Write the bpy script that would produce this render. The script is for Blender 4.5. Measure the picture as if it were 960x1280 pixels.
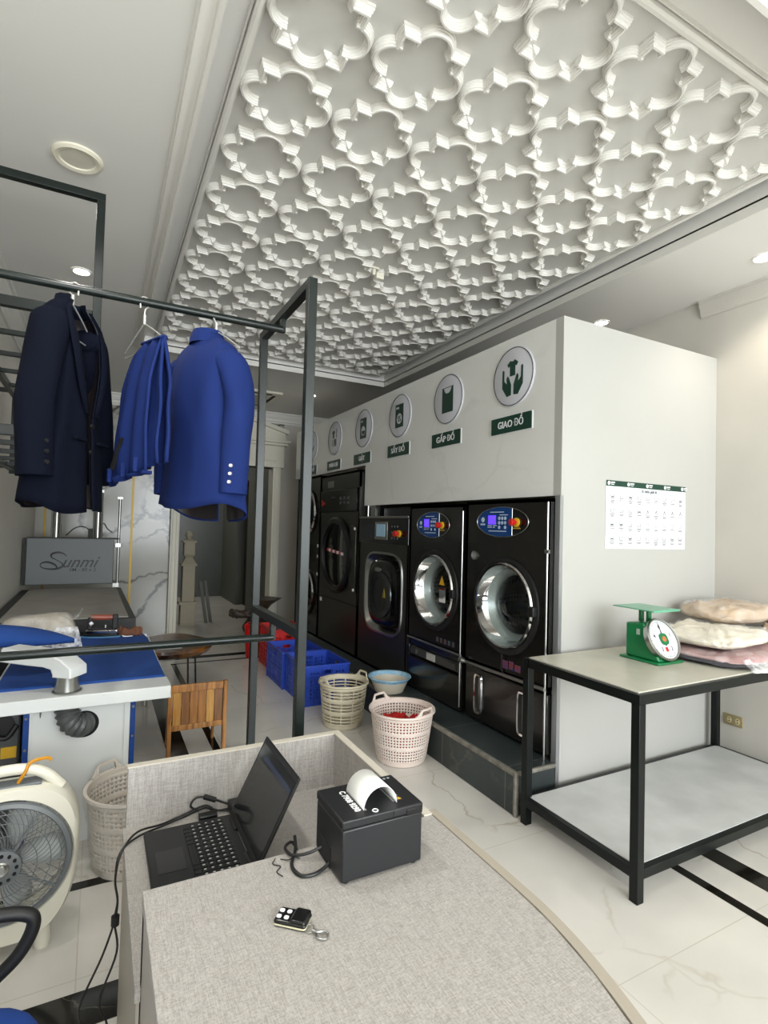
import bpy, bmesh, math, random
from mathutils import Vector, Matrix, noise
random.seed(7)
for o in list(bpy.data.objects): bpy.data.objects.remove(o)
C = bpy.context.scene.collection
PI = math.pi
V = Vector
# ---------------------------------------------------------------- camera, world, light, exposure
cam = bpy.data.cameras.new('camera'); camo = bpy.data.objects.new('camera', cam); C.objects.link(camo)
cam.sensor_fit = 'VERTICAL'; cam.sensor_height = 24; cam.lens = 674.27/1280*24; cam.clip_start = .02
yaw, pit, rol = 0.484152, 0.028478, 0.026924
fw = V((math.sin(yaw)*math.cos(pit), math.cos(yaw)*math.cos(pit), math.sin(pit)))
r0 = V((math.cos(yaw), -math.sin(yaw), 0)); u0 = r0.cross(fw)
rr = math.cos(rol)*r0 + math.sin(rol)*u0; uu = -math.sin(rol)*r0 + math.cos(rol)*u0
camo.matrix_world = Matrix(((rr.x, uu.x, -fw.x, 0), (rr.y, uu.y, -fw.y, 0), (rr.z, uu.z, -fw.z, 1.5), (0, 0, 0, 1)))
bpy.context.scene.camera = camo
sc = bpy.context.scene
w = bpy.data.worlds.new('world'); sc.world = w; w.use_nodes = True
w.node_tree.nodes['Background'].inputs[0].default_value = (.86, .93, 1, 1)
w.node_tree.nodes['Background'].inputs[1].default_value = .4
def area(name, loc, size, energy, color, rot):
    l = bpy.data.lights.new(name, 'AREA'); l.shape = 'RECTANGLE'; l.size, l.size_y = size; l.energy = energy; l.color = color
    o = bpy.data.objects.new(name, l); C.objects.link(o); o.location = loc; o.rotation_euler = rot
    return o
area('shopfront_daylight', (1.5, -4.15, 1.9), (4.2, 2.3), 232, (.92, .97, 1), (PI/2, 0, 0))
sc.view_settings.view_transform = 'Standard'; sc.view_settings.look = 'None'
sc.view_settings.exposure = .82; sc.view_settings.gamma = 1; sc.view_settings.use_curve_mapping = False
# ---------------------------------------------------------------- helpers
def lin(h):
    h = h.lstrip('#'); out = []
    for i in (0, 2, 4):
        c = int(h[i:i+2], 16)/255
        out.append(c/12.92 if c <= .04045 else ((c+.055)/1.055)**2.4)
    return (*out, 1)
MATS = {}
def mat(name, hexc, rough=.5, metal=0, var=0, vscale=8, bump=0, bscale=60, coat=0, spec=.5, trans=0, emit=0, hex2=None, stretch=(1, 1, 1), ior=None):
    if name in MATS: return MATS[name]
    m = bpy.data.materials.new(name); m.use_nodes = True; MATS[name] = m
    nt = m.node_tree; b = nt.nodes['Principled BSDF']; N = nt.nodes.new; L = nt.links.new
    c = lin(hexc); b.inputs['Base Color'].default_value = c
    b.inputs['Roughness'].default_value = rough; b.inputs['Metallic'].default_value = metal
    b.inputs['Coat Weight'].default_value = coat; b.inputs['Coat Roughness'].default_value = .06
    b.inputs['Specular IOR Level'].default_value = spec; b.inputs['Transmission Weight'].default_value = trans
    if ior: b.inputs['IOR'].default_value = ior
    if emit: b.inputs['Emission Color'].default_value = c; b.inputs['Emission Strength'].default_value = emit
    tc = N('ShaderNodeTexCoord'); mp = N('ShaderNodeMapping'); mp.inputs['Scale'].default_value = stretch; L(tc.outputs['Object'], mp.inputs[0])
    if var or hex2:
        n = N('ShaderNodeTexNoise'); n.inputs['Scale'].default_value = vscale; n.inputs['Detail'].default_value = 5; L(mp.outputs[0], n.inputs[0])
        r = N('ShaderNodeValToRGB'); r.color_ramp.elements[0].position = .35; r.color_ramp.elements[1].position = .65
        c2 = lin(hex2) if hex2 else tuple(min(1, x*(1+var)) for x in c[:3])+(1,)
        c1 = c if hex2 else tuple(x*(1-var) for x in c[:3])+(1,)
        r.color_ramp.elements[0].color = c1; r.color_ramp.elements[1].color = c2
        L(n.outputs[0], r.inputs[0]); L(r.outputs[0], b.inputs['Base Color'])
    if bump:
        n2 = N('ShaderNodeTexNoise'); n2.inputs['Scale'].default_value = bscale; n2.inputs['Detail'].default_value = 4; L(mp.outputs[0], n2.inputs[0])
        bp = N('ShaderNodeBump'); bp.inputs['Strength'].default_value = bump; bp.inputs['Distance'].default_value = .01
        L(n2.outputs[0], bp.inputs['Height']); L(bp.outputs[0], b.inputs['Normal'])
    return m
def marble(name, base, vein, rough, tile=None, joint='#9a9588', vs=1.2, width=.02, vstr=1.0, axes=(0, 1), off=(0, 0), cloud=.06, cover=.48):
    m = bpy.data.materials.new(name); m.use_nodes = True; MATS[name] = m
    nt = m.node_tree; b = nt.nodes['Principled BSDF']; N = nt.nodes.new; L = nt.links.new
    b.inputs['Roughness'].default_value = rough
    tc = N('ShaderNodeTexCoord')
    wn = N('ShaderNodeTexNoise'); wn.inputs['Scale'].default_value = vs*1.3; wn.inputs['Detail'].default_value = 4; L(tc.outputs['Object'], wn.inputs[0])
    mix = N('ShaderNodeVectorMath'); mix.operation = 'MULTIPLY_ADD'; L(wn.outputs[1], mix.inputs[0]); mix.inputs[1].default_value = (.5, .5, .5); L(tc.outputs['Object'], mix.inputs[2])
    vo = N('ShaderNodeTexVoronoi'); vo.feature = 'DISTANCE_TO_EDGE'; vo.inputs['Scale'].default_value = vs; L(mix.outputs[0], vo.inputs['Vector'])
    ra = N('ShaderNodeValToRGB'); ra.color_ramp.elements[0].position = 0; ra.color_ramp.elements[1].position = width
    ra.color_ramp.elements[0].color = (vstr,)*3+(1,); ra.color_ramp.elements[1].color = (0, 0, 0, 1); L(vo.outputs['Distance'], ra.inputs[0])
    n2 = N('ShaderNodeTexNoise'); n2.inputs['Scale'].default_value = vs*1.1; n2.inputs['Detail'].default_value = 3; L(tc.outputs['Object'], n2.inputs[0])
    rb = N('ShaderNodeValToRGB'); rb.color_ramp.elements[0].position = cover; rb.color_ramp.elements[1].position = cover+.12; L(n2.outputs[0], rb.inputs[0])
    mu = N('ShaderNodeMath'); mu.operation = 'MULTIPLY'; L(ra.outputs[0], mu.inputs[0]); L(rb.outputs[0], mu.inputs[1])
    n3 = N('ShaderNodeTexNoise'); n3.inputs['Scale'].default_value = 2.2; n3.inputs['Detail'].default_value = 6; L(tc.outputs['Object'], n3.inputs[0])
    rc = N('ShaderNodeValToRGB'); c = lin(base); rc.color_ramp.elements[0].color = tuple(x*(1-cloud*2) for x in c[:3])+(1,); rc.color_ramp.elements[1].color = tuple(min(1, x*(1+cloud)) for x in c[:3])+(1,)
    rc.color_ramp.elements[0].position = .3; rc.color_ramp.elements[1].position = .7; L(n3.outputs[0], rc.inputs[0])
    mx = N('ShaderNodeMix'); mx.data_type = 'RGBA'; L(mu.outputs[0], mx.inputs[0]); L(rc.outputs[0], mx.inputs[6]); mx.inputs[7].default_value = lin(vein)
    last = mx.outputs[2]
    if tile:
        sp = N('ShaderNodeSeparateXYZ'); L(tc.outputs['Object'], sp.inputs[0]); outs = []
        for k, a in enumerate(axes):
            d = N('ShaderNodeMath'); d.operation = 'MULTIPLY_ADD'; d.inputs[1].default_value = 1/tile[k]; d.inputs[2].default_value = off[k]+50; L(sp.outputs[a], d.inputs[0])
            f = N('ShaderNodeMath'); f.operation = 'FRACT'; L(d.outputs[0], f.inputs[0])
            g = N('ShaderNodeMath'); g.operation = 'LESS_THAN'; g.inputs[1].default_value = .004/tile[k]; L(f.outputs[0], g.inputs[0]); outs.append(g)
        mxx = N('ShaderNodeMath'); mxx.operation = 'MAXIMUM'; L(outs[0].outputs[0], mxx.inputs[0]); L(outs[1].outputs[0], mxx.inputs[1])
        m2 = N('ShaderNodeMix'); m2.data_type = 'RGBA'; L(mxx.outputs[0], m2.inputs[0]); L(last, m2.inputs[6]); m2.inputs[7].default_value = lin(joint); last = m2.outputs[2]
    L(last, b.inputs['Base Color'])
    return m
def fabric(name, c1, c2, scale=500, rough=.75):
    m = bpy.data.materials.new(name); m.use_nodes = True; MATS[name] = m
    nt = m.node_tree; b = nt.nodes['Principled BSDF']; N = nt.nodes.new; L = nt.links.new
    b.inputs['Roughness'].default_value = rough
    tc = N('ShaderNodeTexCoord'); ns = []
    for s in ((1, .05, .35), (.05, 1, 1), (.35, .35, .03)):
        mp = N('ShaderNodeMapping'); mp.inputs['Scale'].default_value = s; L(tc.outputs['Object'], mp.inputs[0])
        n = N('ShaderNodeTexNoise'); n.inputs['Scale'].default_value = scale; n.inputs['Detail'].default_value = 2; L(mp.outputs[0], n.inputs[0]); ns.append(n)
    a = N('ShaderNodeMath'); a.operation = 'ADD'; L(ns[0].outputs[0], a.inputs[0]); L(ns[1].outputs[0], a.inputs[1])
    a2 = N('ShaderNodeMath'); a2.operation = 'ADD'; L(a.outputs[0], a2.inputs[0]); L(ns[2].outputs[0], a2.inputs[1])
    r = N('ShaderNodeMapRange'); r.inputs[1].default_value = 1.2; r.inputs[2].default_value = 1.8; L(a2.outputs[0], r.inputs[0])
    mx = N('ShaderNodeMix'); mx.data_type = 'RGBA'; L(r.outputs[0], mx.inputs[0]); mx.inputs[6].default_value = lin(c1); mx.inputs[7].default_value = lin(c2)
    L(mx.outputs[2], b.inputs['Base Color'])
    return m
def film(name, opacity=.25, tint='#ffffff'):
    m = bpy.data.materials.new(name); m.use_nodes = True; MATS[name] = m
    nt = m.node_tree; b = nt.nodes['Principled BSDF']; N = nt.nodes.new; L = nt.links.new
    b.inputs['Base Color'].default_value = lin(tint); b.inputs['Roughness'].default_value = .12; b.inputs['Alpha'].default_value = opacity
    tc = N('ShaderNodeTexCoord'); n = N('ShaderNodeTexNoise'); n.inputs['Scale'].default_value = 22; n.inputs['Detail'].default_value = 3; L(tc.outputs['Object'], n.inputs[0])
    bp = N('ShaderNodeBump'); bp.inputs['Strength'].default_value = .8; bp.inputs['Distance'].default_value = .02; L(n.outputs[0], bp.inputs['Height']); L(bp.outputs[0], b.inputs['Normal'])
    mr = N('ShaderNodeMapRange'); mr.inputs[1].default_value = .4; mr.inputs[2].default_value = .7; mr.inputs[3].default_value = opacity*.4; mr.inputs[4].default_value = min(1, opacity*1.8)
    L(n.outputs[0], mr.inputs[0]); L(mr.outputs[0], b.inputs['Alpha'])
    return m

class MB:
    def __init__(s): s.bm = bmesh.new(); s.mi = 0
    def v(s, p): return s.bm.verts.new(p)
    def f(s, vs):
        try:
            fc = s.bm.faces.new(vs); fc.material_index = s.mi; return fc
        except ValueError: return None
    def box(s, x0, x1, y0, y1, z0, z1, M=None):
        P = [V((x, y, z)) for z in (z0, z1) for y in (y0, y1) for x in (x0, x1)]
        if M: P = [M @ p for p in P]
        q = [s.v(p) for p in P]
        for i in ((0, 2, 3, 1), (4, 5, 7, 6), (0, 1, 5, 4), (2, 6, 7, 3), (0, 4, 6, 2), (1, 3, 7, 5)): s.f([q[k] for k in i])
        return s
    def loft(s, rings, closed=True, cap0=False, cap1=False):
        R = [[s.v(p) for p in r] for r in rings]; n = len(R[0])
        for a, b in zip(R, R[1:]):
            for i in range(n if closed else n-1):
                j = (i+1) % n; s.f([a[i], a[j], b[j], b[i]])
        if cap0: s.f(R[0][::-1])
        if cap1: s.f(R[-1])
        return R
    def tube(s, pts, r, n=8, closed=False, cap=True):
        pts = [V(p) for p in pts]; m = len(pts); rings = []
        up = None
        for i, p in enumerate(pts):
            if closed: t = pts[(i+1) % m]-pts[i-1]
            else: t = pts[min(i+1, m-1)]-pts[max(i-1, 0)]
            t.normalize()
            if up is None:
                up = V((0, 0, 1)) if abs(t.z) < .9 else V((1, 0, 0))
            a = up-t*up.dot(t)
            if a.length < 1e-4: a = t.orthogonal()
            a.normalize(); b = t.cross(a); up = a
            q = r(i/(m-1)) if callable(r) else r
            rings.append([p+a*q*math.cos(2*PI*k/n)+b*q*math.sin(2*PI*k/n) for k in range(n)])
        if closed: rings.append(rings[0]); 
        R = s.loft(rings, True, cap and not closed, cap and not closed)
        return s
    def cyl(s, p0, p1, r0, r1=None, n=24): 
        r1 = r0 if r1 is None else r1; p0 = V(p0); p1 = V(p1); t = (p1-p0).normalized()
        a = t.orthogonal().normalized(); b = t.cross(a)
        s.loft([[p+a*r*math.cos(2*PI*k/n)+b*r*math.sin(2*PI*k/n) for k in range(n)] for p, r in ((p0, r0), (p1, r1))], True, True, True); return s
    def lathe(s, prof, c=(0, 0, 0), n=40, axis='z', cap0=False, cap1=False):
        c = V(c); rings = []
        for r, h in prof:
            ring = []
            for k in range(n):
                a = 2*PI*k/n; x, y = r*math.cos(a), r*math.sin(a)
                ring.append(c+(V((x, y, h)) if axis == 'z' else V((x, h, y)) if axis == 'y' else V((h, x, y))))
            rings.append(ring)
        s.loft(rings, True, cap0, cap1); return s
    def prism(s, poly, a, b, plane='xz'):
        mk = {'xz': lambda u, v, d: V((u, d, v)), 'xy': lambda u, v, d: V((u, v, d)), 'yz': lambda u, v, d: V((d, u, v))}[plane]
        s.loft([[mk(u, v, d) for u, v in poly] for d in (a, b)], True, True, True); return s
    def plate(s, x0, x1, z0, z1, y, hole, n=48, depth=0, y2=None):
        # rectangle x0..x1, z0..z1 at plane y with a hole given as list of points (x,z)
        cx = sum(p[0] for p in hole)/len(hole); cz = sum(p[1] for p in hole)/len(hole)
        angs = [math.atan2(p[1]-cz, p[0]-cx) for p in hole]
        outer = []
        for a in angs:
            dx, dz = math.cos(a), math.sin(a); t = 1e9
            if dx > 1e-9: t = min(t, (x1-cx)/dx)
            if dx < -1e-9: t = min(t, (x0-cx)/dx)
            if dz > 1e-9: t = min(t, (z1-cz)/dz)
            if dz < -1e-9: t = min(t, (z0-cz)/dz)
            outer.append([cx+dx*t, cz+dz*t])
        for X in (x0, x1):
            for Z in (z0, z1):
                k = min(range(len(outer)), key=lambda i: (outer[i][0]-X)**2+(outer[i][1]-Z)**2); outer[k] = [X, Z]
        s.loft([[V((p[0], y, p[1])) for p in outer], [V((p[0], y, p[1])) for p in hole]]); return s
def obj(name, mb, m, parent=None, smooth=38, bevel=0, seg=2, solid=0, sub=0, **tags):
    me = bpy.data.meshes.new(name); bm = mb.bm
    bmesh.ops.remove_doubles(bm, verts=bm.verts, dist=1e-6)
    bmesh.ops.recalc_face_normals(bm, faces=bm.faces); bm.to_mesh(me); bm.free()
    for x in (m if isinstance(m, (list, tuple)) else [m]): me.materials.append(x)
    if smooth:
        me.polygons.foreach_set('use_smooth', [True]*len(me.polygons)); me.set_sharp_from_angle(angle=math.radians(smooth))
    o = bpy.data.objects.new(name, me); C.objects.link(o)
    if solid:
        d = o.modifiers.new('s', 'SOLIDIFY'); d.thickness = solid; d.offset = 0
    if bevel:
        d = o.modifiers.new('b', 'BEVEL'); d.width = bevel; d.segments = seg; d.limit_method = 'ANGLE'; d.angle_limit = math.radians(40); d.harden_normals = False
    if sub:
        d = o.modifiers.new('u', 'SUBSURF'); d.levels = sub; d.render_levels = sub
    if parent: o.parent = parent
    for k, x in tags.items(): o[k] = x
    return o
def thing(name, label, cat, loc=(0, 0, 0), rotz=0, group=None):
    o = bpy.data.objects.new(name, None); C.objects.link(o); o.empty_display_size = .05
    o.location = loc; o.rotation_euler = (0, 0, rotz); o['label'] = label; o['category'] = cat
    if group: o['group'] = group
    return o
def tag(o, label, cat, group=None):
    o['label'] = label; o['category'] = cat
    if group: o['group'] = group
    return o
def struct(name, mb, m, parent=None, **k):
    o = obj(name, mb, m, parent, **k)
    if not parent: o['kind'] = 'structure'
    return o
def lab(o, l): o['label'] = l; return o
TXT = {}
def text_into(mb, s, size, M, bold=0, shear=0, depth=.001, align='CENTER', fit=None):
    cu = bpy.data.curves.new('t', 'FONT'); cu.body = s; cu.size = size; cu.extrude = depth/2; cu.offset = bold*size; cu.shear = shear
    cu.align_x = align; cu.align_y = 'CENTER'; cu.resolution_u = 3
    o = bpy.data.objects.new('t', cu); C.objects.link(o)
    me = bpy.data.meshes.new_from_object(o.evaluated_get(bpy.context.evaluated_depsgraph_get()))
    if fit and len(me.vertices):
        wx = max(v.co.x for v in me.vertices)-min(v.co.x for v in me.vertices); sx = fit/wx
    else: sx = 1
    vs = [mb.v(M @ V((v.co.x*sx, v.co.y, v.co.z+depth/2))) for v in me.vertices]
    for p in me.polygons: mb.f([vs[i] for i in p.vertices])
    bpy.data.objects.remove(o); bpy.data.curves.remove(cu); bpy.data.meshes.remove(me)
def MF(x, y, z): # text / drawing plane facing local -y
    return Matrix(((1, 0, 0, x), (0, 0, -1, y), (0, 1, 0, z), (0, 0, 0, 1)))
def circ(cx, cz, r, n=48, rz=None): return [(cx+r*math.cos(2*PI*k/n), cz+(rz or r)*math.sin(2*PI*k/n)) for k in range(n)]
def sup(cx, cz, a, b, p=4, n=64):
    out = []
    for k in range(n):
        t = 2*PI*k/n; c, s_ = math.cos(t), math.sin(t)
        out.append((cx+a*math.copysign(abs(c)**(2/p), c), cz+b*math.copysign(abs(s_)**(2/p), s_)))
    return out
def rrect(x0, x1, z0, z1, r, n=6):
    out = []
    for cx, cz, a0 in ((x1-r, z1-r, 0), (x0+r, z1-r, 90), (x0+r, z0+r, 180), (x1-r, z0+r, 270)):
        for k in range(n+1):
            a = math.radians(a0+90*k/n); out.append((cx+r*math.cos(a), cz+r*math.sin(a)))
    return out
def bez(pts, n=10):  # catmull-rom through points
    P = [V(p) for p in pts]; P = [P[0]*2-P[1]]+P+[P[-1]*2-P[-2]]; out = []
    for i in range(1, len(P)-2):
        for k in range(n):
            t = k/n; a, b, c, d = P[i-1:i+3]
            out.append(.5*((2*b)+(c-a)*t+(2*a-5*b+4*c-d)*t*t+(3*b-a-3*c+d)*t**3))
    out.append(P[-2]); return out
def pillow(mb, c, sx, sy, h, seed=0, px=4, amp=.012, nu=72, nv=20, fr=7, flat=.42):
    c = V(c); rings = []
    for j in range(nv+1):
        ph = -PI/2+PI*j/nv; rr_ = math.cos(ph)**flat; zz = math.sin(ph)
        ring = []
        for (x, y) in sup(0, 0, sx*rr_, sy*rr_, px, nu):
            p = V((x, y, h*zz*(1 if zz > 0 else .9)))
            d = noise.noise(V((p.x*fr+seed*3.1, p.y*fr, p.z*fr*2)))+.5*noise.noise(V((p.x*fr*2.7+seed, p.y*fr*2.7, p.z*fr*4)))
            wr = abs(noise.noise(V((p.x*9+seed, p.y*26, p.z*14))))+abs(noise.noise(V((p.x*24, p.y*10+seed, p.z*20))))*.7
            k = amp*(d-1.1*wr+.35)
            ring.append(c+V((p.x*(1+k*2), p.y*(1+k*2), (p.z+k if zz > -.3 else p.z)+h*.9)))
        rings.append(ring)
    mb.loft(rings, True, True, True)

# ---------------------------------------------------------------- materials
PLASTER = mat('white_plaster', '#d9d7cf', .6, bump=.05, bscale=90)
CEIL = mat('ceiling_paint', '#e4e3df', .65, bump=.04, bscale=60)
MOULD = mat('moulding_paint', '#e0ded8', .5)
WALLR = mat('wall_paint', '#c4c0b8', .55, var=.03, vscale=3)
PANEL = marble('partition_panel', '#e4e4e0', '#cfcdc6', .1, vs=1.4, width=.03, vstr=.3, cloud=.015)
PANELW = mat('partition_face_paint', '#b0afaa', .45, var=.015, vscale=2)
FLOOR = marble('floor_marble', '#d3cfc7', '#9c8b6c', .09, tile=(.8, .8), joint='#c0b9ab', vs=1.6, width=.016, vstr=.55, off=(.02, .45), cloud=.05)
MARB = marble('wall_marble', '#a8a69d', '#2f2d2a', .18, vs=1.7, width=.05, vstr=1, cover=.38, axes=(0, 2), tile=(9, 1.45), off=(.5, .5), joint='#8e8b80', cloud=.02)
NERO = marble('black_marble', '#16140f', '#5d574c', .12, vs=3, width=.02, vstr=.7)
SLATE = marble('slate_tile', '#333b3b', '#6f6a5e', .5, tile=(.6, .6), joint='#77756a', vs=3.2, width=.05, vstr=.35, axes=(0, 1), off=(.67, .2), cloud=.22)
GROUT = mat('step_edge_mortar', '#77736a', .8, var=.3, vscale=20)
STEEL = mat('rack_green_black_steel', '#141c19', .3, .0, spec=.35, var=.15, vscale=14)
BLACK = mat('table_black_steel', '#0c1110', .34, spec=.25)
CORR = mat('corridor_paint', '#5d5f57', .6)
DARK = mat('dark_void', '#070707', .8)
GOLD = mat('gold_strip', '#8c7436', .4, .8)
CHROME = mat('chrome', '#dcdcdc', .06, 1)
INOX = mat('brushed_inox', '#a9aaa6', .28, 1)
ALU = mat('aluminium_trim', '#a7a9ab', .35, .7)
MBLACK = mat('machine_black', '#1b1a18', .22, .25, bump=.02, bscale=9, coat=.3)
MGREY = mat('machine_graphite', '#34332e', .34, .45)
MPANEL = mat('machine_panel_black', '#0b0b0c', .16)
RUB = mat('rubber_black', '#0c0c0c', .55)
GLASS = mat('door_glass', '#9fa5a5', .02, trans=1, ior=1.35)
DRUM = mat('drum_steel', '#8f9694', .3, .9)
PBLUE = mat('panel_blue', '#0f3a73', .25)
WHT = mat('white_print', '#e9e9ea', .5)
GRN = mat('sign_green', '#0f3a2c', .35)
SIGNW = mat('sign_acrylic', '#cfd0d6', .2)
RED = mat('red_plastic', '#c01a16', .35)
YEL = mat('yellow_plastic', '#d7a928', .4)
ORANGE = mat('orange_ribbon', '#c98a1c', .5)
LAMIN = fabric('counter_linen_laminate', '#918c86', '#b4afaa', 700, .5)
EDGE = mat('counter_edge_band', '#c8c1b3', .5)
EDGED = mat('counter_edge_taupe', '#a39a8c', .5)
LAP = mat('laptop_black', '#131315', .45)
SCREEN = mat('laptop_screen', '#0f1213', .12)
PRN = mat('printer_black', '#141518', .42, bump=.03, bscale=400)
PAPER = mat('paper', '#f0f0ec', .6)
NAVY = mat('navy_wool', '#0a0e1a', .9, spec=.08, bump=.15, bscale=500)
BLUEF = mat('royal_blue_cloth', '#1b2b60', .85, spec=.12, bump=.12, bscale=500, var=.06, vscale=6)
LINING = mat('dark_lining', '#1a1216', .5)
WHITEP = mat('white_powder_coat', '#d9dbd9', .35)
PAD = mat('blue_ironing_pad', '#123f86', .85, var=.05, vscale=20)
PBL = mat('blue_steel_post', '#123e85', .4)
PRESSG = mat('press_grey', '#6d7273', .45)
PRESSC = mat('press_cloth', '#9d9a92', .9, var=.06, vscale=6)
CRATE = mat('crate_blue', '#2a49b2', .35)
BASK = mat('basket_beige', '#cfc5ac', .45)
BASKP = mat('basket_pinkish_white', '#e3d3c8', .45)
BASKG = mat('hamper_greige', '#cdc4b8', .45)
WOODC = mat('acacia_wood', '#7d4e22', .4, hex2='#b98245', vscale=9, stretch=(6, 1, .6))
WOODL = mat('live_edge_wood', '#2c1a10', .25, hex2='#7d4f20', vscale=6)
SCALEG = mat('scale_green', '#0e6b3c', .3)
SCALEL = mat('scale_green_pan', '#5f9f80', .3)
DIAL = mat('dial_white', '#e6e9ec', .25)
GREYC = mat('concrete_laminate', '#c3c4c2', .45, var=.09, vscale=5)
TOPC = mat('stone_table_top', '#b9b6a8', .35, var=.06, vscale=7)
IVORY = mat('ivory_plastic', '#dcd8c8', .4)
FANG = mat('fan_grey', '#6c7072', .4)
CABLE = mat('cable_black', '#0b0b0b', .5)
CHAIRB = mat('chair_blue_fabric', '#143f8c', .9)
LINEN = mat('linen_cream', '#d8d0bf', .85, var=.07, vscale=18, bump=.7, bscale=26)
BEIGE = mat('quilt_beige', '#b9a48c', .8, var=.08, vscale=9, bump=.7, bscale=22)
MAUVE = mat('mauve_cloth', '#b08d8b', .85, var=.08, vscale=9, bump=.7, bscale=26)
DGREY = mat('dark_grey_cloth', '#3b3a40', .8)
FILM = film('clear_plastic', .13)
FILM2 = film('clear_plastic_dense', .45)
LAMP = mat('lamp_glow', '#fff6e0', .5, emit=14)
BROWN = mat('brown_cloth', '#6e4632', .85)
BRASSP = mat('socket_plate', '#a89a74', .35, .4)
STONEW = mat('carved_stone', '#a39b86', .6, bump=.7, bscale=26)
TRIMW = mat('portal_white', '#e3dfd0', .45)

# ================================================================ STRUCTURE
b = MB(); b.box(-.9, 4, -4.3, 11.6, -.1, 0); flo = struct('floor', b, FLOOR, smooth=0)
inl = [(.44, .565, 2.3, 6.35), (.715, .765, 2.3, 6.09), (2.56, 2.67, -2, 2.19), (2.335, 2.385, -2, 2.19), (.44, 2.67, 6.25, 6.37), (.715, 2.385, 6.05, 6.09),
       (-.7, .44, 2.53, 2.58), (-.7, .30, 1.84, 1.985)]
for x0, x1, y0, y1 in inl:
    b = MB(); b.box(x0, x1, y0, y1, -.002, .0012); obj('inlay_strip', b, NERO, flo, smooth=0)
b = MB(); b.box(-.86, -.706, -4.3, 7.9, 0, 3.4); struct('wall_left', b, mat('left_wall_paint', '#d9d6cd', .55, var=.02, vscale=3), smooth=0)
b = MB(); b.box(3.71, 3.86, -4.3, 11.6, 0, 3.4); struct('wall_right', b, WALLR, smooth=0)
# back wall with portal opening x .96..2.23, z 0..2.336
b = MB(); b.box(-.706, .86, 7.85, 8.0, 0, 3.4); b.box(.86, 2.40, 7.85, 8.0, 2.336, 3.4); bw = struct('wall_back', b, MARB, smooth=0)
b = MB(); b.box(2.401, 3.71, 7.85, 8.0, 0, 3.4); b.box(2.32, 2.401, 7.85, 8.0, 0, 2.335); struct('wall_back_plain', b, WALLR, smooth=0, )
b = MB()
for x in (-.60, .375): b.box(x-.012, x+.012, 7.838, 7.851, 0, 3.02)
struct('trim_1', b, GOLD, smooth=0)
b = MB()  # portal casing + entablature + pediment
for x0, x1 in ((.845, .96), (2.23, 2.345)):
    b.box(x0, x1, 7.77, 8.02, 0, 2.336); b.box(x0+.02, x0+.045, 7.755, 7.78, 0, 2.336); b.box(x1-.045, x1-.02, 7.755, 7.78, 0, 2.336)
b.box(.80, 2.39, 7.77, 8.02, 2.336, 2.66); b.box(.84, 2.35, 7.755, 7.78, 2.336, 2.39)
for k in range(6): b.box(.9+k*.235, 1.1+k*.235, 7.76, 7.775, 2.43, 2.6)
b.box(.76, 2.43, 7.72, 8.02, 2.66, 2.70); b.box(.73, 2.46, 7.69, 8.02, 2.70, 2.735)
b.prism([(.76, 2.735), (2.43, 2.735), (2.40, 2.86), (1.595, 3.1), (.79, 2.86)], 7.80, 8.0)
for sx in (1, -1):
    q = [(1.595+sx*.85, 2.84), (1.595+sx*.85, 2.90), (1.595, 3.14), (1.595, 3.08)]; b.prism(q, 7.74, 7.82)
struct('trim_2', b, TRIMW, smooth=0, bevel=.006)
# corridor beyond
b = MB(); b.box(.55, 2.4, 11.4, 11.55, 0, 3.2); struct('wall_corridor_end', b, marble('corridor_marble', '#4b4e49', '#131311', .3, vs=1.1, width=.07, vstr=.9), smooth=0)
b = MB(); b.box(.4, .55, 8.0, 11.55, 0, 3.2); struct('wall_corridor_left', b, CORR, smooth=0)
b = MB(); b.box(2.25, 2.4, 8.02, 9.3, 0, 3.2); b.box(2.25, 2.4, 10.1, 11.4, 0, 3.2); b.box(2.25, 2.4, 9.3, 10.1, 2.25, 3.2); struct('wall_corridor_right', b, CORR, smooth=0)
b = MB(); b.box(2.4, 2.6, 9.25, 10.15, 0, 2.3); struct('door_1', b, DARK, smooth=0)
b = MB(); b.box(.4, 2.4, 8.0, 11.55, 3.0, 3.1); struct('ceiling_corridor', b, CORR, smooth=0)
# ceiling ring (soffit) + tray
TX0, TX1, TY0, TY1 = .286, 2.805, .90, 5.42
b = MB(); Z0, Z1 = 3.15, 3.5
b.box(-.86, TX0, -4.3, 8, Z0, Z1); b.box(TX1, 3.86, -4.3, 8, Z0, Z1); b.box(TX0, TX1, -4.3, TY0, Z0, Z1); b.box(TX0, TX1, TY1, 8, Z0, Z1); b.box(TX0, TX1, TY0, TY1, 3.36, Z1); b.box(TX0-.01, TX1-.075, TY0-.01, TY1+.01, 3.212, 3.3)
ceil = struct('ceiling', b, CEIL, smooth=0)
def frame(mb, x0, x1, y0, y1, prof):
    # prof: list of (inset, z); closed loop of mitred mouldings round a rectangle
    rings = []
    for ins, z in prof: rings.append([V((x0+ins, y0+ins, z)), V((x1-ins, y0+ins, z)), V((x1-ins, y1-ins, z)), V((x0+ins, y1-ins, z))])
    mb.loft(rings, True)
b = MB(); frame(b, TX0, TX1, TY0, TY1, [(-.075, 3.151), (-.075, 3.138), (-.066, 3.138), (-.064, 3.128), (-.05, 3.124), (-.025, 3.108), (-.02, 3.108), (-.018, 3.098), (0, 3.098), (0, 3.16)])
struct('trim_3', b, MOULD, smooth=30)
PX0, PX1, PY0, PY1 = .398, 2.70, 1.108, 5.31
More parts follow.
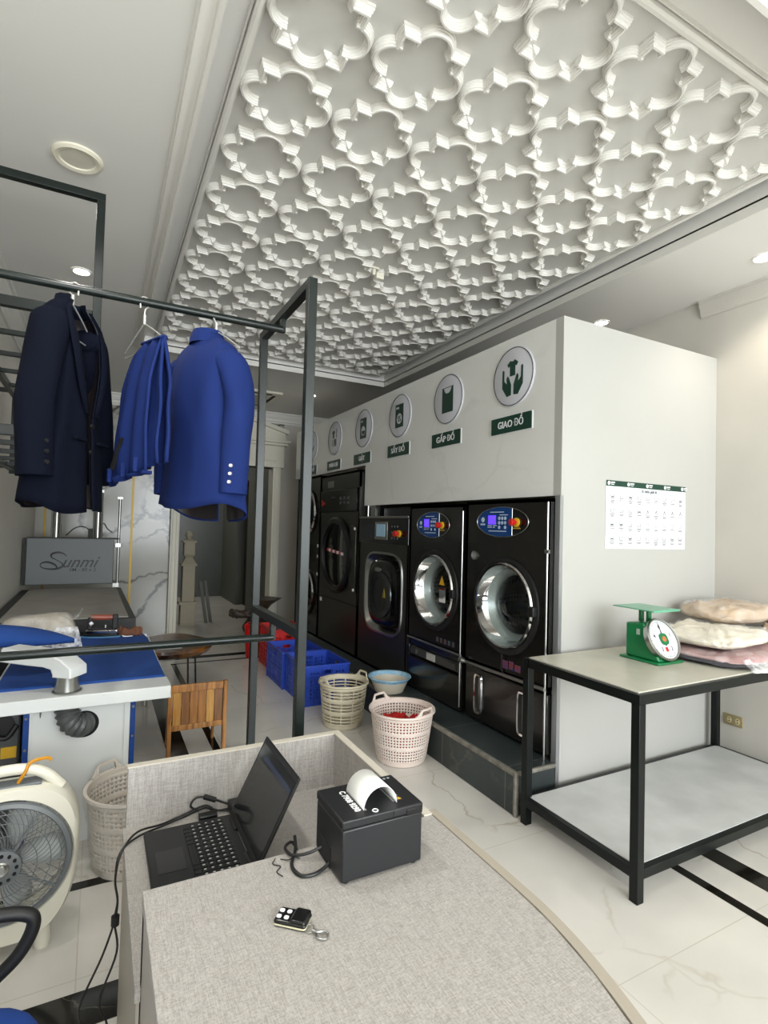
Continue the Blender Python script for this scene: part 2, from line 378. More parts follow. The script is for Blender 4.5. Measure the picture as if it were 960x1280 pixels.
b = MB(); frame(b, PX0, PX1, PY0, PY1, [(-.024, 3.213), (-.024, 3.196), (-.018, 3.196), (-.018, 3.206), (-.013, 3.206), (-.013, 3.184), (-.004, 3.178), (.008, 3.178), (.014, 3.184), (.014, 3.192), (.02, 3.192), (.02, 3.213)]); struct('trim_4', b, MOULD, smooth=0)
b = MB(); b.box(PX0, PX1, PY0, PY1, 3.2, 3.215); pan = obj('pattern_panel', b, mat('panel_paint', '#cdccc7', .65, bump=.04, bscale=60), ceil, smooth=0)
# barbed quatrefoil moulding
def quatre():
    p = .379; s, c, R = .318*p, .288*p, .168*p; mb = MB()
    prof = [(-.5, 0), (-.5, -.34), (-.40, -.36), (-.38, -.62), (-.26, -.66), (-.24, -.8), (-.12, -.84), (-.10, -1), (.12, -1), (.14, -.8), (.28, -.76), (.30, -.55), (.40, -.5), (.42, -.3), (.5, -.28), (.5, 0)]
    def sweep(P, W, Hh):
        R_ = []
        for i, q in enumerate(P):
            q = V(q); e1 = (q-V(P[i-1])).normalized() if i else None; e2 = (V(P[i+1])-q).normalized() if i < len(P)-1 else None
            e1 = e1 or e2; e2 = e2 or e1; m = V((e1.y, -e1.x))+V((e2.y, -e2.x)); m = m*(2/m.length_squared)
            R_.append([V((q.x+m.x*t*W, q.y+m.y*t*W, h*Hh)) for t, h in prof])
        mb.loft(R_, True, True, True)
    for q in range(4):
        ca, sa = math.cos(q*PI/2), math.sin(q*PI/2); rot = lambda x, y: (x*ca-y*sa, x*sa+y*ca)
        a0 = math.radians(98); sweep([rot(c+R*math.cos(t), R*math.sin(t)) for t in [-a0+2*a0*k/16 for k in range(17)]], .031, .032)
        sweep([rot(s, .165*p), rot(s, s), rot(.165*p, s)], .032, .038)
    return mb
q0 = None
for iy in range(11):
    for ix in range(6):
        if q0 is None: q0 = obj('quatrefoil_moulding', quatre(), MOULD, ceil, smooth=25); o = q0
        else: o = q0.copy(); C.objects.link(o); o.parent = ceil
        o.location = (.597+.3785*ix, 1.302+.3795*iy, 3.2)
# wall crowns
def crown(name, p0, p1, nx, ny, k=1, m=None):
    b = MB(); prof = [(d*k, z if z > 3.145 or k == 1 else 3.151-(3.151-z)*.8) for d, z in [(0, 3.0), (.02, 3.0), (.022, 3.02), (.035, 3.03), (.04, 3.06), (.075, 3.10), (.08, 3.125), (.1, 3.13), (.1, 3.151), (0, 3.151)]]
    b.loft([[V((p[0]+nx*d, p[1]+ny*d, z)) for d, z in prof] for p in (p0, p1)], True, True, True); struct(name, b, m or MOULD, smooth=30)
crown('trim_5', (3.71, -4.3), (3.71, 2.31), -1, 0, .45, WALLR); crown('trim_6', (-.706, -4.3), (-.706, 7.85), 1, 0); crown('trim_7', (-.706, 7.85), (3.71, 7.85), 0, -1)
# partition block round the machines
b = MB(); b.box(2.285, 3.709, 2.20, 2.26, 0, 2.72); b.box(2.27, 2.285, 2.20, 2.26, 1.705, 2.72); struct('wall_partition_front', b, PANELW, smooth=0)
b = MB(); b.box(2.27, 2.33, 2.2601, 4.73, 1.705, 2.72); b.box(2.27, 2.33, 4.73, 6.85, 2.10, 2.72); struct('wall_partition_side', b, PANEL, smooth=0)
b = MB(); b.box(2.262, 2.287, 2.198, 2.235, 0, 1.705); struct('trim_8', b, ALU, smooth=0)
b = MB(); b.box(3.16, 3.2, 2.26, 6.85, 0, 2.7); struct('wall_partition_back', b, mat('olive_panel', '#4a4636', .6), smooth=0)
b = MB(); b.box(1.98, 2.262, 2.2, 6.7, 0, .228); b.box(2.262, 3.15, 2.262, 6.7, 0, .228)
stp = struct('stone_step', b, SLATE, smooth=0, bevel=.008)
b = MB(); b.box(1.974, 1.999, 2.205, 6.7, .205, .2295); b.box(1.974, 2.0, 2.194, 2.216, 0, .226); b.box(1.985, 2.262, 2.194, 2.216, .208, .2295); obj('mortar_edge', b, GROUT, stp, smooth=0, bevel=.006)

# ================================================================ MACHINES (local: x right, -y front, z up)
RM = -PI/2
def shell(mb, W, D, z0, z1, y0=0):
    t = .02
    mb.box(0, t, y0, D, z0, z1); mb.box(W-t, W, y0, D, z0, z1); mb.box(0, W, D-t, D, z0, z1); mb.box(0, W, y0, D, z1-t, z1); mb.box(0, W, y0, D, z0, z0+t)
def front(mb, W, z0, z1, hole, y=0, th=.03):
    mb.plate(.0, W, z0, z1, y, hole); n = len(hole)
    mb.loft([[V((p[0], y, p[1])) for p in hole], [V((p[0], y+th, p[1])) for p in hole]])
def round_door(t, cx, cz, r, big=True):
    b = MB(); b.lathe([(r+.038, -.001), (r+.035, -.012), (r+.012, -.016), (r, -.008)], (cx, 0, cz), 56, 'y'); obj('door_seal', b, RUB, t)
    d = MB(); d.lathe([(r, .0), (r+.002, -.02), (r-.006, -.03), (r-.016, -.028), (r*.90, .01), (r*.84, .04)], (cx, 0, cz), 64, 'y'); dr = obj('door_ring', d, CHROME, t)
    d = MB(); d.lathe([(r*.84, .04), (r*.78, .07), (r*.70, .10), (r*.70, .16)], (cx, 0, cz), 64, 'y'); lab(obj('door_gasket', d, mat('gasket_grey', '#8f9a98', .3, .3), t), 'pale grey door gasket')
    g = MB(); g.lathe([(r*.70, .10), (r*.66, .085), (r*.4, .06), (.02, .05)], (cx, 0, cz), 40, 'y', cap1=True); obj('door_glass', g, GLASS, t)
    m = MB(); m.lathe([(r*.70, .16), (r*.72, .2), (r*.72, .45)], (cx, 0, cz), 48, 'y'); m.lathe([(r*.72, .45), (r*.2, .45), (.01, .44)], (cx, 0, cz), 48, 'y', cap1=True)
    obj('drum', m, drum_mat(), t)
    h = MB(); h.box(cx+r-.015, cx+r+.03, -.045, -.012, cz-.03, cz+.03); obj('door_hinge', h, RUB, t, bevel=.006)
def drum_mat():
    if 'drum_perf' in MATS: return MATS['drum_perf']
    m = mat('drum_perf', '#7d8382', .32, .85); nt = m.node_tree; b = nt.nodes['Principled BSDF']; N = nt.nodes.new; L = nt.links.new
    tc = N('ShaderNodeTexCoord'); v = N('ShaderNodeTexVoronoi'); v.inputs['Scale'].default_value = 42; v.inputs['Randomness'].default_value = .15; L(tc.outputs['Object'], v.inputs['Vector'])
    r = N('ShaderNodeValToRGB'); r.color_ramp.interpolation = 'CONSTANT'; r.color_ramp.elements[0].color = (.01, .01, .01, 1); r.color_ramp.elements[1].position = .35; r.color_ramp.elements[1].color = lin('#7d8382'); L(v.outputs['Distance'], r.inputs[0]); L(r.outputs[0], b.inputs['Base Color'])
    return m
def ellipse_panel(t, cx, cz, a, bb, dx):
    pts = circ(cx, cz, a, 64, bb); y0 = -.006
    L_ = [p for p in pts if p[0] <= dx]; Lz = bb*math.sqrt(1-((dx-cx)/a)**2)
    left = sorted([p for p in pts if p[0] < dx], key=lambda p: math.atan2(p[1]-cz, p[0]-dx) % (2*PI))
    rgt = sorted([p for p in pts if p[0] > dx], key=lambda p: math.atan2(p[1]-cz, p[0]-dx))
    m = MB(); m.prism([(dx, cz+Lz)]+left+[(dx, cz-Lz)], y0, .0); p = obj('control_panel', m, PBLUE, t, smooth=0); lab(p, 'blue half of the oval control panel')
    m = MB(); m.prism([(dx, cz-Lz)]+rgt+[(dx, cz+Lz)], y0, .0); obj('control_panel', m, MPANEL, t, smooth=0)
    m = MB(); m.tube([(x, y0, z) for x, z in pts], .003, 6, True); m.tube([(dx, y0, cz-Lz), (dx, y0, cz+Lz)], .002, 6); obj('panel_border', m, INOX, t)
    m = MB(); m.box(cx-a*.52, cx-a*.22, y0-.003, y0, cz-.015*bb/.09, cz+bb*.44); obj('display', m, mat('violet_display', '#4a2fd0', .3, emit=1.3), p, smooth=0)
    m = MB()
    for i in range(3):
        for j in range(3): 
            if (i, j) == (1, 0): continue
            m.prism(circ(cx-a*.07+i*a*.115, cz-bb*.36+j*bb*.3, a*.038, 14, a*.045), y0-.004, y0)
    obj('button', m, mat('panel_button', '#a9bcd6', .4), p)
    m = MB()
    m.prism(circ(cx-a*.75, cz+bb*.14, a*.075, 6), y0-.001, y0); [m.box(cx-a*.85+a*.05*q_, cx-a*.81+a*.05*q_, y0-.001, y0, cz-bb*.24, cz-bb*.12) for q_ in range(4)]
    for x0, x1, z in ((-.45, .1, .66), (-.07, .25, .47), (-.5, -.2, -.1), (-.55, -.37, -.25), (-.33, -.18, -.25), (-.55, -.37, -.37), (-.33, -.25, -.37), (-.5, .2, -.62)):
        m.box(cx+a*x0, cx+a*x1, y0-.0008, y0, cz+bb*z-.0025, cz+bb*z+.0025)
    obj('panel_print', m, mat('pale_print', '#b9c7da', .5), p, smooth=0)
    ex, ez = cx+a*.6, cz-bb*.02
    e = MB(); e.lathe([(.0215*a/.243+.006, y0-.002), (.0215*a/.243+.006, y0-.012), (.016, y0-.014)], (ex, 0, ez), 24, 'y', cap0=True, cap1=True); eb = obj('emergency_stop', e, YEL, t)
    e = MB(); e.lathe([(.012, y0-.012), (.013, y0-.03), (.021, y0-.034), (.021, y0-.05), (.015, y0-.055)], (ex, 0, ez), 24, 'y', cap1=True); obj('stop_button', e, RED, eb)
    m = MB(); m.box(ex-.035, ex+.03, y0-.0008, y0, ez-bb*.42, ez-bb*.38); m.box(ex-.03, ex+.025, y0-.0008, y0, ez-bb*.33, ez-bb*.30); obj('stop_caption', m, YEL, eb, smooth=0)
# --- M1
t = thing('tumble_dryer', 'black laundry dryer with blue oval panel nearest the white partition corner, slotted base', 'dryer', (2.234, 3.02, .229), RM)
Wd = .78
b = MB(); shell(b, Wd, .85, .385, 1.46); front(b, Wd, .385, 1.46, circ(.41, .81, .262, 64)); b.box(0, Wd, -.0015, 0, 1.186, 1.189); obj('body', b, MBLACK, t, smooth=30)
b = MB(); b.box(.025, Wd-.005, 0, .8, .03, .36); b.box(.03, Wd-.03, .02, .8, .36, .385)
obj('pedestal', b, MBLACK, t, bevel=.006)
b = MB(); b.cyl((.02, -.022, .383), (Wd-.0, -.022, .397), .011, n=16); b.cyl((-.0, -.03, .387), (.03, -.03, .388), .02, n=18); obj('door_pull_bar', b, INOX, t)
for x in (.17, .585):
    o_ = sup(x, .2, .04, .13, 5, 40); i_ = sup(x, .2, .028, .115, 5, 40)
    b = MB(); b.loft([[V((p[0], -.001, p[1])) for p in o_], [V((p[0], -.014, p[1])) for p in sup(x, .2, .037, .127, 5, 40)], [V((p[0], -.012, p[1])) for p in i_], [V((p[0], -.002, p[1])) for p in i_]]); sl = obj('vent_slot', b, CHROME, t)
    b = MB(); b.prism(i_, -.003, -.001); obj('slot_recess', b, RUB, sl)
    b = MB(); [b.box(x+.002, x+.022, -.006, -.003, .2-.1+k*.013, .2-.1+k*.013+.008) for k in range(16)]; obj('slot_grille', b, INOX, sl, smooth=0)
ellipse_panel(t, .3675, 1.325, .243, .094, .468)
round_door(t, .41, .81, .262)
b = MB(); b.lathe([(.03, 0), (.03, -.012), (.024, -.014), (.022, -.006)], (.103, 0, 1.1), 28, 'y', cap0=True); obj('gauge', b, INOX, t); 
b = MB(); b.lathe([(.0225, -.007), (.001, -.0075)], (.103, 0, 1.1), 24, 'y', cap1=True); b.box(.102, .104, -.009, -.0075, 1.09, 1.118); obj('gauge_face', b, mat('gauge_face_grey', '#8a8d8d', .3), t, smooth=0)
b = MB(); b.cyl((Wd-.015, -.006, .0), (Wd-.015, -.006, 1.44), .006, n=8); b.box(Wd-.03, Wd+.0, -.012, 0, 1.15, 1.17); obj('conduit_pipe', b, INOX, t)
b = MB(); b.box(.40, .40+.05, -.002, 0, .425, .475); b.box(.46, .50, -.002, 0, .43, .48); b.box(.51, .56, -.002, 0, .43, .47); obj('sticker', b, mat('sticker_mix', '#7c2d23', .5, hex2='#23447c', vscale=25), t, smooth=0)
b = MB(); b.box(.43, .505, .452, .455, .76, .81); obj('drum_label', b, YEL, t, smooth=0)
b = MB(); b.tube(bez([(.40, -.01, .51), (.41, -.016, .47), (.402, -.012, .42), (.42, -.01, .395)], 6), .004, 6); obj('drain_hose', b, RUB, t)
b = MB(); [b.cyl((x, y, 0), (x, y, .035), .02, n=12) for x in (.06, Wd-.05) for y in (.06, .75)]; obj('foot', b, RUB, t)
# --- M2
t = thing('tumble_dryer', 'black laundry dryer with blue oval panel, second machine from the partition corner, label on glass', 'dryer', (2.234, 3.782, .229), RM); Wd = .735
b = MB(); shell(b, Wd, .85, .40, 1.448); front(b, Wd, .40, 1.448, circ(.382, .815, .262, 64)); b.box(0, Wd, -.0015, 0, 1.19, 1.193); obj('body', b, MBLACK, t, smooth=30)
b = MB(); b.box(.005, Wd-.005, 0, .8, .02, .25); b.box(.005, Wd-.005, .035, .8, .25, .345); b.box(.02, Wd-.02, .015, .8, .345, .40); b.box(.005, .03, 0, .1, .25, .345); b.box(Wd-.03, Wd-.005, 0, .1, .25, .345); obj('pedestal', b, MBLACK, t, bevel=.005)
b = MB(); b.box(.03, .68, .02, .036, .27, .33); b.box(.05, .13, .0, .03, .285, .32); b.box(.56, .66, .0, .03, .285, .325); obj('pedestal_rail', b, mat('dull_metal', '#55544f', .5, .6), t, smooth=0)
b = MB(); b.box(.27, .38, .012, .02, .275, .325); obj('pedestal_label', b, mat('label_white_red', '#b0b0a8', .5), t, smooth=0)
b = MB(); b.box(.0, Wd, -.008, .01, .395, .41); obj('bottom_lip', b, INOX, t, bevel=.003)
ellipse_panel(t, .341, 1.3, .222, .097, .43); round_door(t, .382, .815, .262)
b = MB(); b.box(.36, .44, .056, .058, .72, .83); dl = obj('door_label', b, WHT, t, smooth=0); b = MB(); b.box(.365, .435, .054, .057, .815, .828); obj('label_band', b, RED, dl, smooth=0)
b = MB(); b.prism([(.365, .85), (.435, .85), (.40, .92)], .05, .053); lab(obj('warning_sticker', b, YEL, t, smooth=0), 'yellow triangle warning sticker')
b = MB()
for k in range(5): b.box(.42+k*.05, .45+k*.05, -.002, 0, .44, .475)
obj('sticker', b, mat('sticker_mix2', '#55323a', .5, hex2='#1f5055', vscale=25), t, smooth=0)
b = MB(); b.cyl((Wd-.012, -.004, .05), (Wd-.012, -.004, 1.4), .005, n=8); obj('conduit_pipe', b, INOX, t)
# --- M3 washer
t = thing('washing_machine', 'graphite front loading washer with rounded square door, third machine from the partition corner', 'washing machine', (2.234, 4.738, .229), RM); Wd = .94; WM3 = t
hole = sup(.505, .692, .355, .363, 4.5, 64)
b = MB(); shell(b, Wd, .85, .0, 1.37); front(b, Wd, 0, 1.128, hole); obj('body', b, MGREY, t, smooth=30)
b = MB(); b.box(0, Wd, -.006, .02, 1.128, 1.352); pnl = obj('control_panel', b, MPANEL, t, smooth=0, bevel=.003)
b = MB(); b.box(0, Wd, -.012, .03, 1.352, 1.37); obj('top_trim', b, INOX, t, bevel=.003)
b = MB(); b.loft([[V((p[0], y, p[1])) for p in sup(.505, .692, a, c_, 4.5, 64)] for a, c_, y in ((.355, .363, .0), (.352, .36, -.012), (.335, .343, -.012), (.30, .315, .03), (.285, .30, .05), (.28, .295, .05))]); obj('door_frame', b, INOX, t)
b = MB(); b.loft([[V((p[0], y, p[1])) for p in sup(.505, .692, a, c_, 3.6, 64)] for a, c_, y in ((.285, .30, .05), (.27, .285, -.01), (.235, .25, -.03), (.2, .215, -.025))], cap1=True); wd = obj('door', b, mat('door_smoked', '#0a0a0b', .08), t)
b = MB(); b.lathe([(.205, -.02), (.2, -.036), (.17, -.03), (.15, -.027)], (.51, 0, .68), 48, 'y'); obj('porthole_rim', b, mat('porthole_grey', '#3d4042', .25, .7), wd)
b = MB(); b.prism(sup(.46, .895, .05, .017, 4, 24), -.036, -.024); obj('door_handle', b, INOX, wd)
b = MB(); b.prism([(.56, .66), (.61, .66), (.585, .74)], -.032, -.027); obj('warning_sticker', b, mat('dim_yellow', '#8a7a2a', .5), wd, smooth=0)
b = MB(); b.box(.34, .58, -.012, -.006, 1.16, 1.32); dsp = obj('display_bezel', b, INOX, pnl, bevel=.004)
b = MB(); b.box(.38, .54, -.016, -.011, 1.19, 1.30); obj('display', b, mat('lcd_grey', '#5f7885', .3, emit=.35), dsp, smooth=0)
b = MB(); b.box(.07, .27, -.009, -.006, 1.17, 1.30); obj('detergent_drawer', b, mat('panel_navy', '#0d1720', .25), pnl, smooth=0)
b = MB(); [b.prism(circ(.66+.05*i, 1.28-.05*j, .008, 10), -.01, -.006) for i in range(3) for j in range(3)]; obj('button', b, mat('pale_button', '#6f7270', .4), pnl)
b = MB(); b.lathe([(.03, -.006), (.03, -.02)], (.79, 0, 1.22), 20, 'y', cap1=True); es = obj('emergency_stop', b, YEL, pnl)
b = MB(); b.lathe([(.014, -.02), (.016, -.04), (.026, -.044), (.024, -.06)], (.79, 0, 1.22), 20, 'y', cap1=True); obj('stop_button', b, RED, es)
b = MB(); b.box(.0, .16, .12, .4, 1.371, 1.46); b.box(.3, .85, .1, .5, 1.371, 1.45); obj('rear_hopper', b, mat('hopper_grey', '#2a2d30', .3, .4), t, bevel=.006)
b = MB(); b.tube([(.05, .06, 1.372), (.05, .06, 1.5), (.075, .06, 1.52), (.1, .06, 1.5), (.1, .06, 1.46)], .009, 8); b.box(.12, .22, .05, .1, 1.371, 1.5); obj('inlet_valve', b, INOX, t, smooth=30)
# --- M4 dryer
t = thing('tumble_dryer', 'tall graphite dryer with large dark oval-looking round door and red triangle on panel', 'dryer', (2.234, 5.80, .229), RM); Wd = 1.04
hole = circ(.51, .97, .39, 64)
b = MB(); shell(b, Wd, .9, .0, 1.83); front(b, Wd, .5, 1.42, hole); b.box(0, Wd, 0, .02, 0, .49); b.box(0, Wd, 0, .02, 1.66, 1.83); obj('body', b, MGREY, t, smooth=30)
b = MB(); b.box(0.01, Wd-.05, -.012, .02, 1.425, 1.655); pnl = obj('control_panel', b, MPANEL, t, bevel=.004)
b = MB(); b.prism([(.06, 1.49), (.06, 1.56), (.18, 1.515)], -.015, -.012); obj('logo_triangle', b, RED, pnl, smooth=0)
b = MB(); b.box(.34, .44, -.014, -.012, 1.575, 1.585); [b.box(.56+.1*i, .62+.1*i, -.014, -.012, 1.5+.05*j, 1.53+.05*j) for i in range(3) for j in range(2)]; obj('button', b, mat('dim_button', '#4b4e50', .4), pnl, smooth=0)
b = MB(); b.box(.2, .36, -.003, 0, 1.69, 1.76); obj('maker_plate', b, mat('plate_grey', '#77776f', .4), t, smooth=0)
d = MB(); d.lathe([(.40, -.002), (.40, -.03), (.375, -.05), (.335, -.045), (.32, -.01), (.31, .0)], (.51, 0, .97), 64, 'y'); dr = obj('door', d, mat('door_ring_dark', '#1a1a1a', .3, .4), t)
g = MB(); g.lathe([(.325, -.012), (.2, -.02), (.01, -.022)], (.51, 0, .97), 48, 'y', cap1=True); obj('door_glass', g, mat('black_glass', '#050607', .05), dr)
g = MB(); [g.box(.28+k*.055, .28+(k+1)*.055, -.026, -.02, 1.0-.004*k, 1.03-.004*k) for k in range(0, 8, 2)]; g.mi = 1; [g.box(.28+k*.055, .28+(k+1)*.055, -.026, -.02, 1.0-.004*k, 1.03-.004*k) for k in range(1, 8, 2)]
obj('warning_tape', g, [RED, WHT], dr, smooth=0)
b = MB(); b.box(.86, 1.0, -.02, 0, .62, 1.28); obj('door_hinge', b, MGREY, t, bevel=.008)
b = MB(); [b.cyl((.99, -.02, z), (.99, -.03, z), .014, n=12) for z in (.65, 1.25)]; obj('hinge_bolt', b, WHT, t)
b = MB(); b.box(.0, Wd, -.006, .02, .488, .502); obj('seam_trim', b, RUB, t, smooth=0)
b = MB(); b.box(.05, .11, -.002, 0, .43, .47); obj('sticker', b, WHT, t, smooth=0)
# --- M5 stacked
t = thing('stacked_washer_dryer', 'farthest black stacked washer with two chrome round doors one above the other', 'washing machine', (2.234, 6.62, .229), RM); Wd = .80
b = MB(); shell(b, Wd, .9, .0, 1.85); front(b, Wd, 0, .95, circ(.43, .475, .255, 48)); front(b, Wd, .95, 1.85, circ(.43, 1.43, .255, 48)); obj('body', b, MBLACK, t, smooth=30)
for z in (.475, 1.43):
    d = MB(); d.lathe([(.255, 0), (.272, -.02), (.262, -.035), (.235, -.03), (.19, .01), (.16, .03)], (.43, 0, z), 48, 'y'); dr = obj('door', d, CHROME, t)
    g = MB(); g.lathe([(.195, .005), (.1, -.01), (.01, -.012)], (.43, 0, z), 40, 'y', cap1=True); obj('door_glass', g, mat('black_glass', '#050607', .05), dr)
b = MB(); b.box(.05, .72, -.006, 0, .85, 1.05); pnl = obj('control_panel', b, MPANEL, t, smooth=0)
b = MB(); [b.box(.2+.07*i, .24+.07*i, -.008, -.006, .87+.09*j, .93+.09*j) for i in range(4) for j in range(2)]; obj('button', b, mat('dim_button', '#4b4e50', .4), pnl, smooth=0)
b = MB(); [b.box(.74, .775, -.003, 0, z, z+.035) for z in (.70, .90, 1.02)]; obj('sticker', b, WHT, t, smooth=0)

# ================================================================ SIGNS on the partition side
def shirt(cx, cz, s):
    P = [(-.5, .28), (-.2, .5), (-.1, .42), (.1, .42), (.2, .5), (.5, .28), (.36, .08), (.24, .16), (.24, -.5), (-.24, -.5), (-.24, .16), (-.36, .08)]
    return [(cx+x*s, cz+z*s) for x, z in P]
def icon(mb, k):
    f, bk = -.0132, -.011
    pr = lambda P: mb.prism(P, f, bk)
    if k == 'hands':
        pr(shirt(0, .055, .1))
        for s in (1, -1):
            pr([(s*x, z) for x, z in ((.012, -.115), (.05, -.12), (.095, -.06), (.095, .05), (.088, .058), (.078, .05), (.078, -.015), (.05, -.04), (.056, -.005), (.045, .012), (.035, .002), (.012, -.05))])
    elif k == 'folded':
        pr([(-.07, -.1), (.07, -.1), (.07, .09), (.055, .09), (.04, .06), (.02, .045), (-.02, .045), (-.04, .06), (-.055, .09), (-.07, .09)])
        mb.tube([(.06*math.cos(a), f, .09+.05*math.sin(a)) for a in [PI+PI*i/12 for i in range(13)]], .002, 5); mb.tube([(-.055, f, .088), (.055, f, .088)], .002, 5)
    elif k in ('dry', 'wash'):
        hl = circ(0, -.025, .046, 32)
        mb.plate(-.07, .07, -.1, .1, f, hl); mb.box(-.07, .07, f, bk, .095, .1); mb.box(-.07, .07, f, bk, -.1, -.095)
        if k == 'dry':
            for x in (-.014, .014): mb.tube(bez([(x, f, -.05), (x+.008, f, -.035), (x-.006, f, -.02), (x+.004, f, .0)], 5), .004, 6)
        else: pr([(x, z) for x, z in circ(0, -.025, .036, 32) if z < -.025+.001])
    elif k == 'sort':
        pr(shirt(-.03, .045, .085)); pr([(.05, .1), (.062, .1), (.062, .01), (.056, .0), (.05, .01)]); pr([(-.06, -.01), (-.05, -.01), (-.05, -.085), (-.06, -.085)])
        pr([(-.015, -.01), (.05, -.01), (.055, -.09), (.03, -.09), (.02, -.04), (.01, -.09), (-.015, -.09)])
    else:
        pr(shirt(0, .05, .09)); pr([(-.07, -.06), (-.04, -.03), (.0, -.035), (.03, -.04), (.075, -.005), (.085, -.015), (.03, -.085), (-.07, -.09)])
signs = [('hands', 'GIAO ĐỒ', 2.61, 'two hands under a shirt', 'GIAO ĐỒ', 2.622), ('folded', 'GẤP ĐỒ', 3.325, 'a folded shirt', 'GẤP ĐỒ', 3.343), ('dry', 'SẤY ĐỒ', 4.055, 'a dryer with heat waves', 'SẤY ĐỒ', 4.07),
         ('wash', 'GIẶT', 4.778, 'a washing machine half full of water', 'GIẶT', 4.80), ('sort', 'PHÂN LOẠI', 5.515, 'sorted shirts and trousers', 'PHÂN LOẠI', 5.525), ('take', 'NHẬN ĐỒ', 6.24, 'a shirt above one open hand', 'NHẬN ĐỒ', 6.25)]
for k, txt, y, desc, tx, yp in signs:
    t = thing('round_sign', 'round white sign on the grey partition showing '+desc, 'sign', (2.27, y, 2.468), RM, 'round icon signs along the partition')
    b = MB(); b.lathe([(.001, -.011), (.183, -.011), (.188, -.009), (.188, 0)], (0, 0, 0), 56, 'y'); obj('disc', b, SIGNW, t)
    b = MB(); b.lathe([(.178, -.0112), (.178, -.0125), (.183, -.0125), (.183, -.0112)], (0, 0, 0), 56, 'y'); obj('rim_line', b, mat('rim_line_dark', '#2b3330', .4), t)
    b = MB(); icon(b, k); 
    ic = obj('icon', b, GRN, t, smooth=0)
    if k in ('dry', 'wash'):
        b = MB(); b.prism(circ(-.045, .07, .01, 14), -.0145, -.013); b.prism(circ(-.018, .07, .01, 14), -.0145, -.013); obj('icon_knob', b, SIGNW, ic)
    t = thing('name_plate', 'dark green plate with white lettering '+tx, 'sign', (2.27, yp, 2.172), RM, 'lettered plates under the round signs')
    b = MB(); b.prism(rrect(-.185, .185, -.052, .052, .006), -.012, 0); obj('plate', b, GRN, t, smooth=0)
    b = MB(); b.prism(rrect(-.19, .19, -.057, .057, .006), -.006, -.0005); obj('backing', b, WHT, t, smooth=0)
    b = MB(); text_into(b, txt, .062, MF(0, -.012, 0), .008, depth=.002, fit=.235 if len(txt) > 4 else .13); obj('lettering', b, WHT, t, smooth=0)
# care chart on the partition front (world -y facing)
t = thing('care_label_chart', 'white poster of laundry care symbols with a dark green band on the white partition', 'poster', (2.625, 2.199, 1.41))
Wc, Hc = .745, .405
b = MB(); b.box(0, Wc, -.004, 0, 0, Hc); obj('sheet', b, mat('chart_white', '#e3e4ea', .3), t, smooth=0)
b = MB(); b.box(0, Wc, -.0052, -.004, Hc-.034, Hc); bd = obj('header_band', b, GRN, t, smooth=0)
b = MB()
for k in range(5):
    x = .022+k*.172; b.prism(circ(x, Hc-.017, .0115, 18), -.0062, -.0052); b.box(x+.016, x+.05, -.006, -.0052, Hc-.0155, Hc-.008); b.box(x+.018, x+.045, -.006, -.0052, Hc-.025, Hc-.021)
obj('header_mark', b, WHT, bd, smooth=0)
b = MB(); text_into(b, 'Kí hiệu giặt là', .026, MF(.385, -.0045, Hc-.052), .01, .2, fit=.14); obj('title', b, GRN, t, smooth=0)
b = MB(); rnd = random.Random(3); P = lambda q: b.prism(q, -.0048, -.004)
for r in range(4):
    for c_ in range(9):
        x = .055+c_*.08; z = Hc-.095-r*.083; k = rnd.randrange(5)
        if r == 0 or r == 3 or c_ < 4:
            P([(x-.016, z+.012), (x-.013, z+.012), (x-.010, z-.009), (x+.010, z-.009), (x+.013, z+.012), (x+.016, z+.012), (x+.012, z-.012), (x-.012, z-.012)])
            if k < 3: b.box(x-.008, x+.008, -.0048, -.004, z-.005, z+.002*k)
        elif r == 1: P([(x, z+.014), (x+.013, z-.012), (x+.009, z-.012), (x, z+.006), (x-.009, z-.012), (x-.013, z-.012)])
        else: b.tube([(x+.011*math.cos(a), -.004, z+.011*math.sin(a)) for a in [2*PI*i/14 for i in range(14)]], .0012, 5, True)
        for l in range(rnd.randrange(1, 4)): b.box(x-.02+.004*l, x+.02-.004*l, -.0046, -.004, z-.024-l*.0075, z-.0205-l*.0075)
obj('care_symbols', b, mat('chart_ink', '#3a3d40', .5), t, smooth=0)
b = MB()
for r_ in (rrect(.012, Wc-.012, .012, Hc-.052, .004),): b.tube([(x, -.004, z) for x, z in r_], .0008, 4, True)
obj('border_line', b, mat('chart_line', '#b9bcc2', .5), t)

# ================================================================ WORK TABLE at the right
t = thing('work_table', 'black steel table with grey stone-look top and lower shelf beside the white partition', 'table', (0, 0, 0))
TX0_, TX1_, TY0_, TY1_ = 1.975, 3.64, 1.47, 2.155
TW = .04
for x in (TX0_, TX1_-TW):
    for y in (TY0_, TY1_-TW): b = MB(); b.box(x, x+TW, y, y+TW, 0, .80); obj('leg', b, BLACK, t, bevel=.002)
for nm, z0, z1, q in (('top_frame', .80, .842, 0), ('shelf_frame', .095, .135, TW)):
    b = MB(); b.box(TX0_+q, TX1_-q, TY0_, TY0_+TW, z0, z1); b.box(TX0_+q, TX1_-q, TY1_-TW, TY1_, z0, z1); b.box(TX0_, TX0_+TW, TY0_+TW, TY1_-TW, z0, z1); b.box(TX1_-TW, TX1_, TY0_+TW, TY1_-TW, z0, z1); obj(nm, b, BLACK, t, bevel=.002)
b = MB(); b.box(TX0_+.022, TX1_-.02, TY0_+.022, TY1_-.02, .83, .848); lab(obj('tabletop', b, TOPC, t, bevel=.002), 'grey stone-look tabletop')
b = MB(); b.box(TX0_+.03, TX1_-.03, TY0_+.03, TY1_-.03, .125, .138); lab(obj('shelf', b, GREYC, t, smooth=0), 'pale grey concrete-look lower shelf')
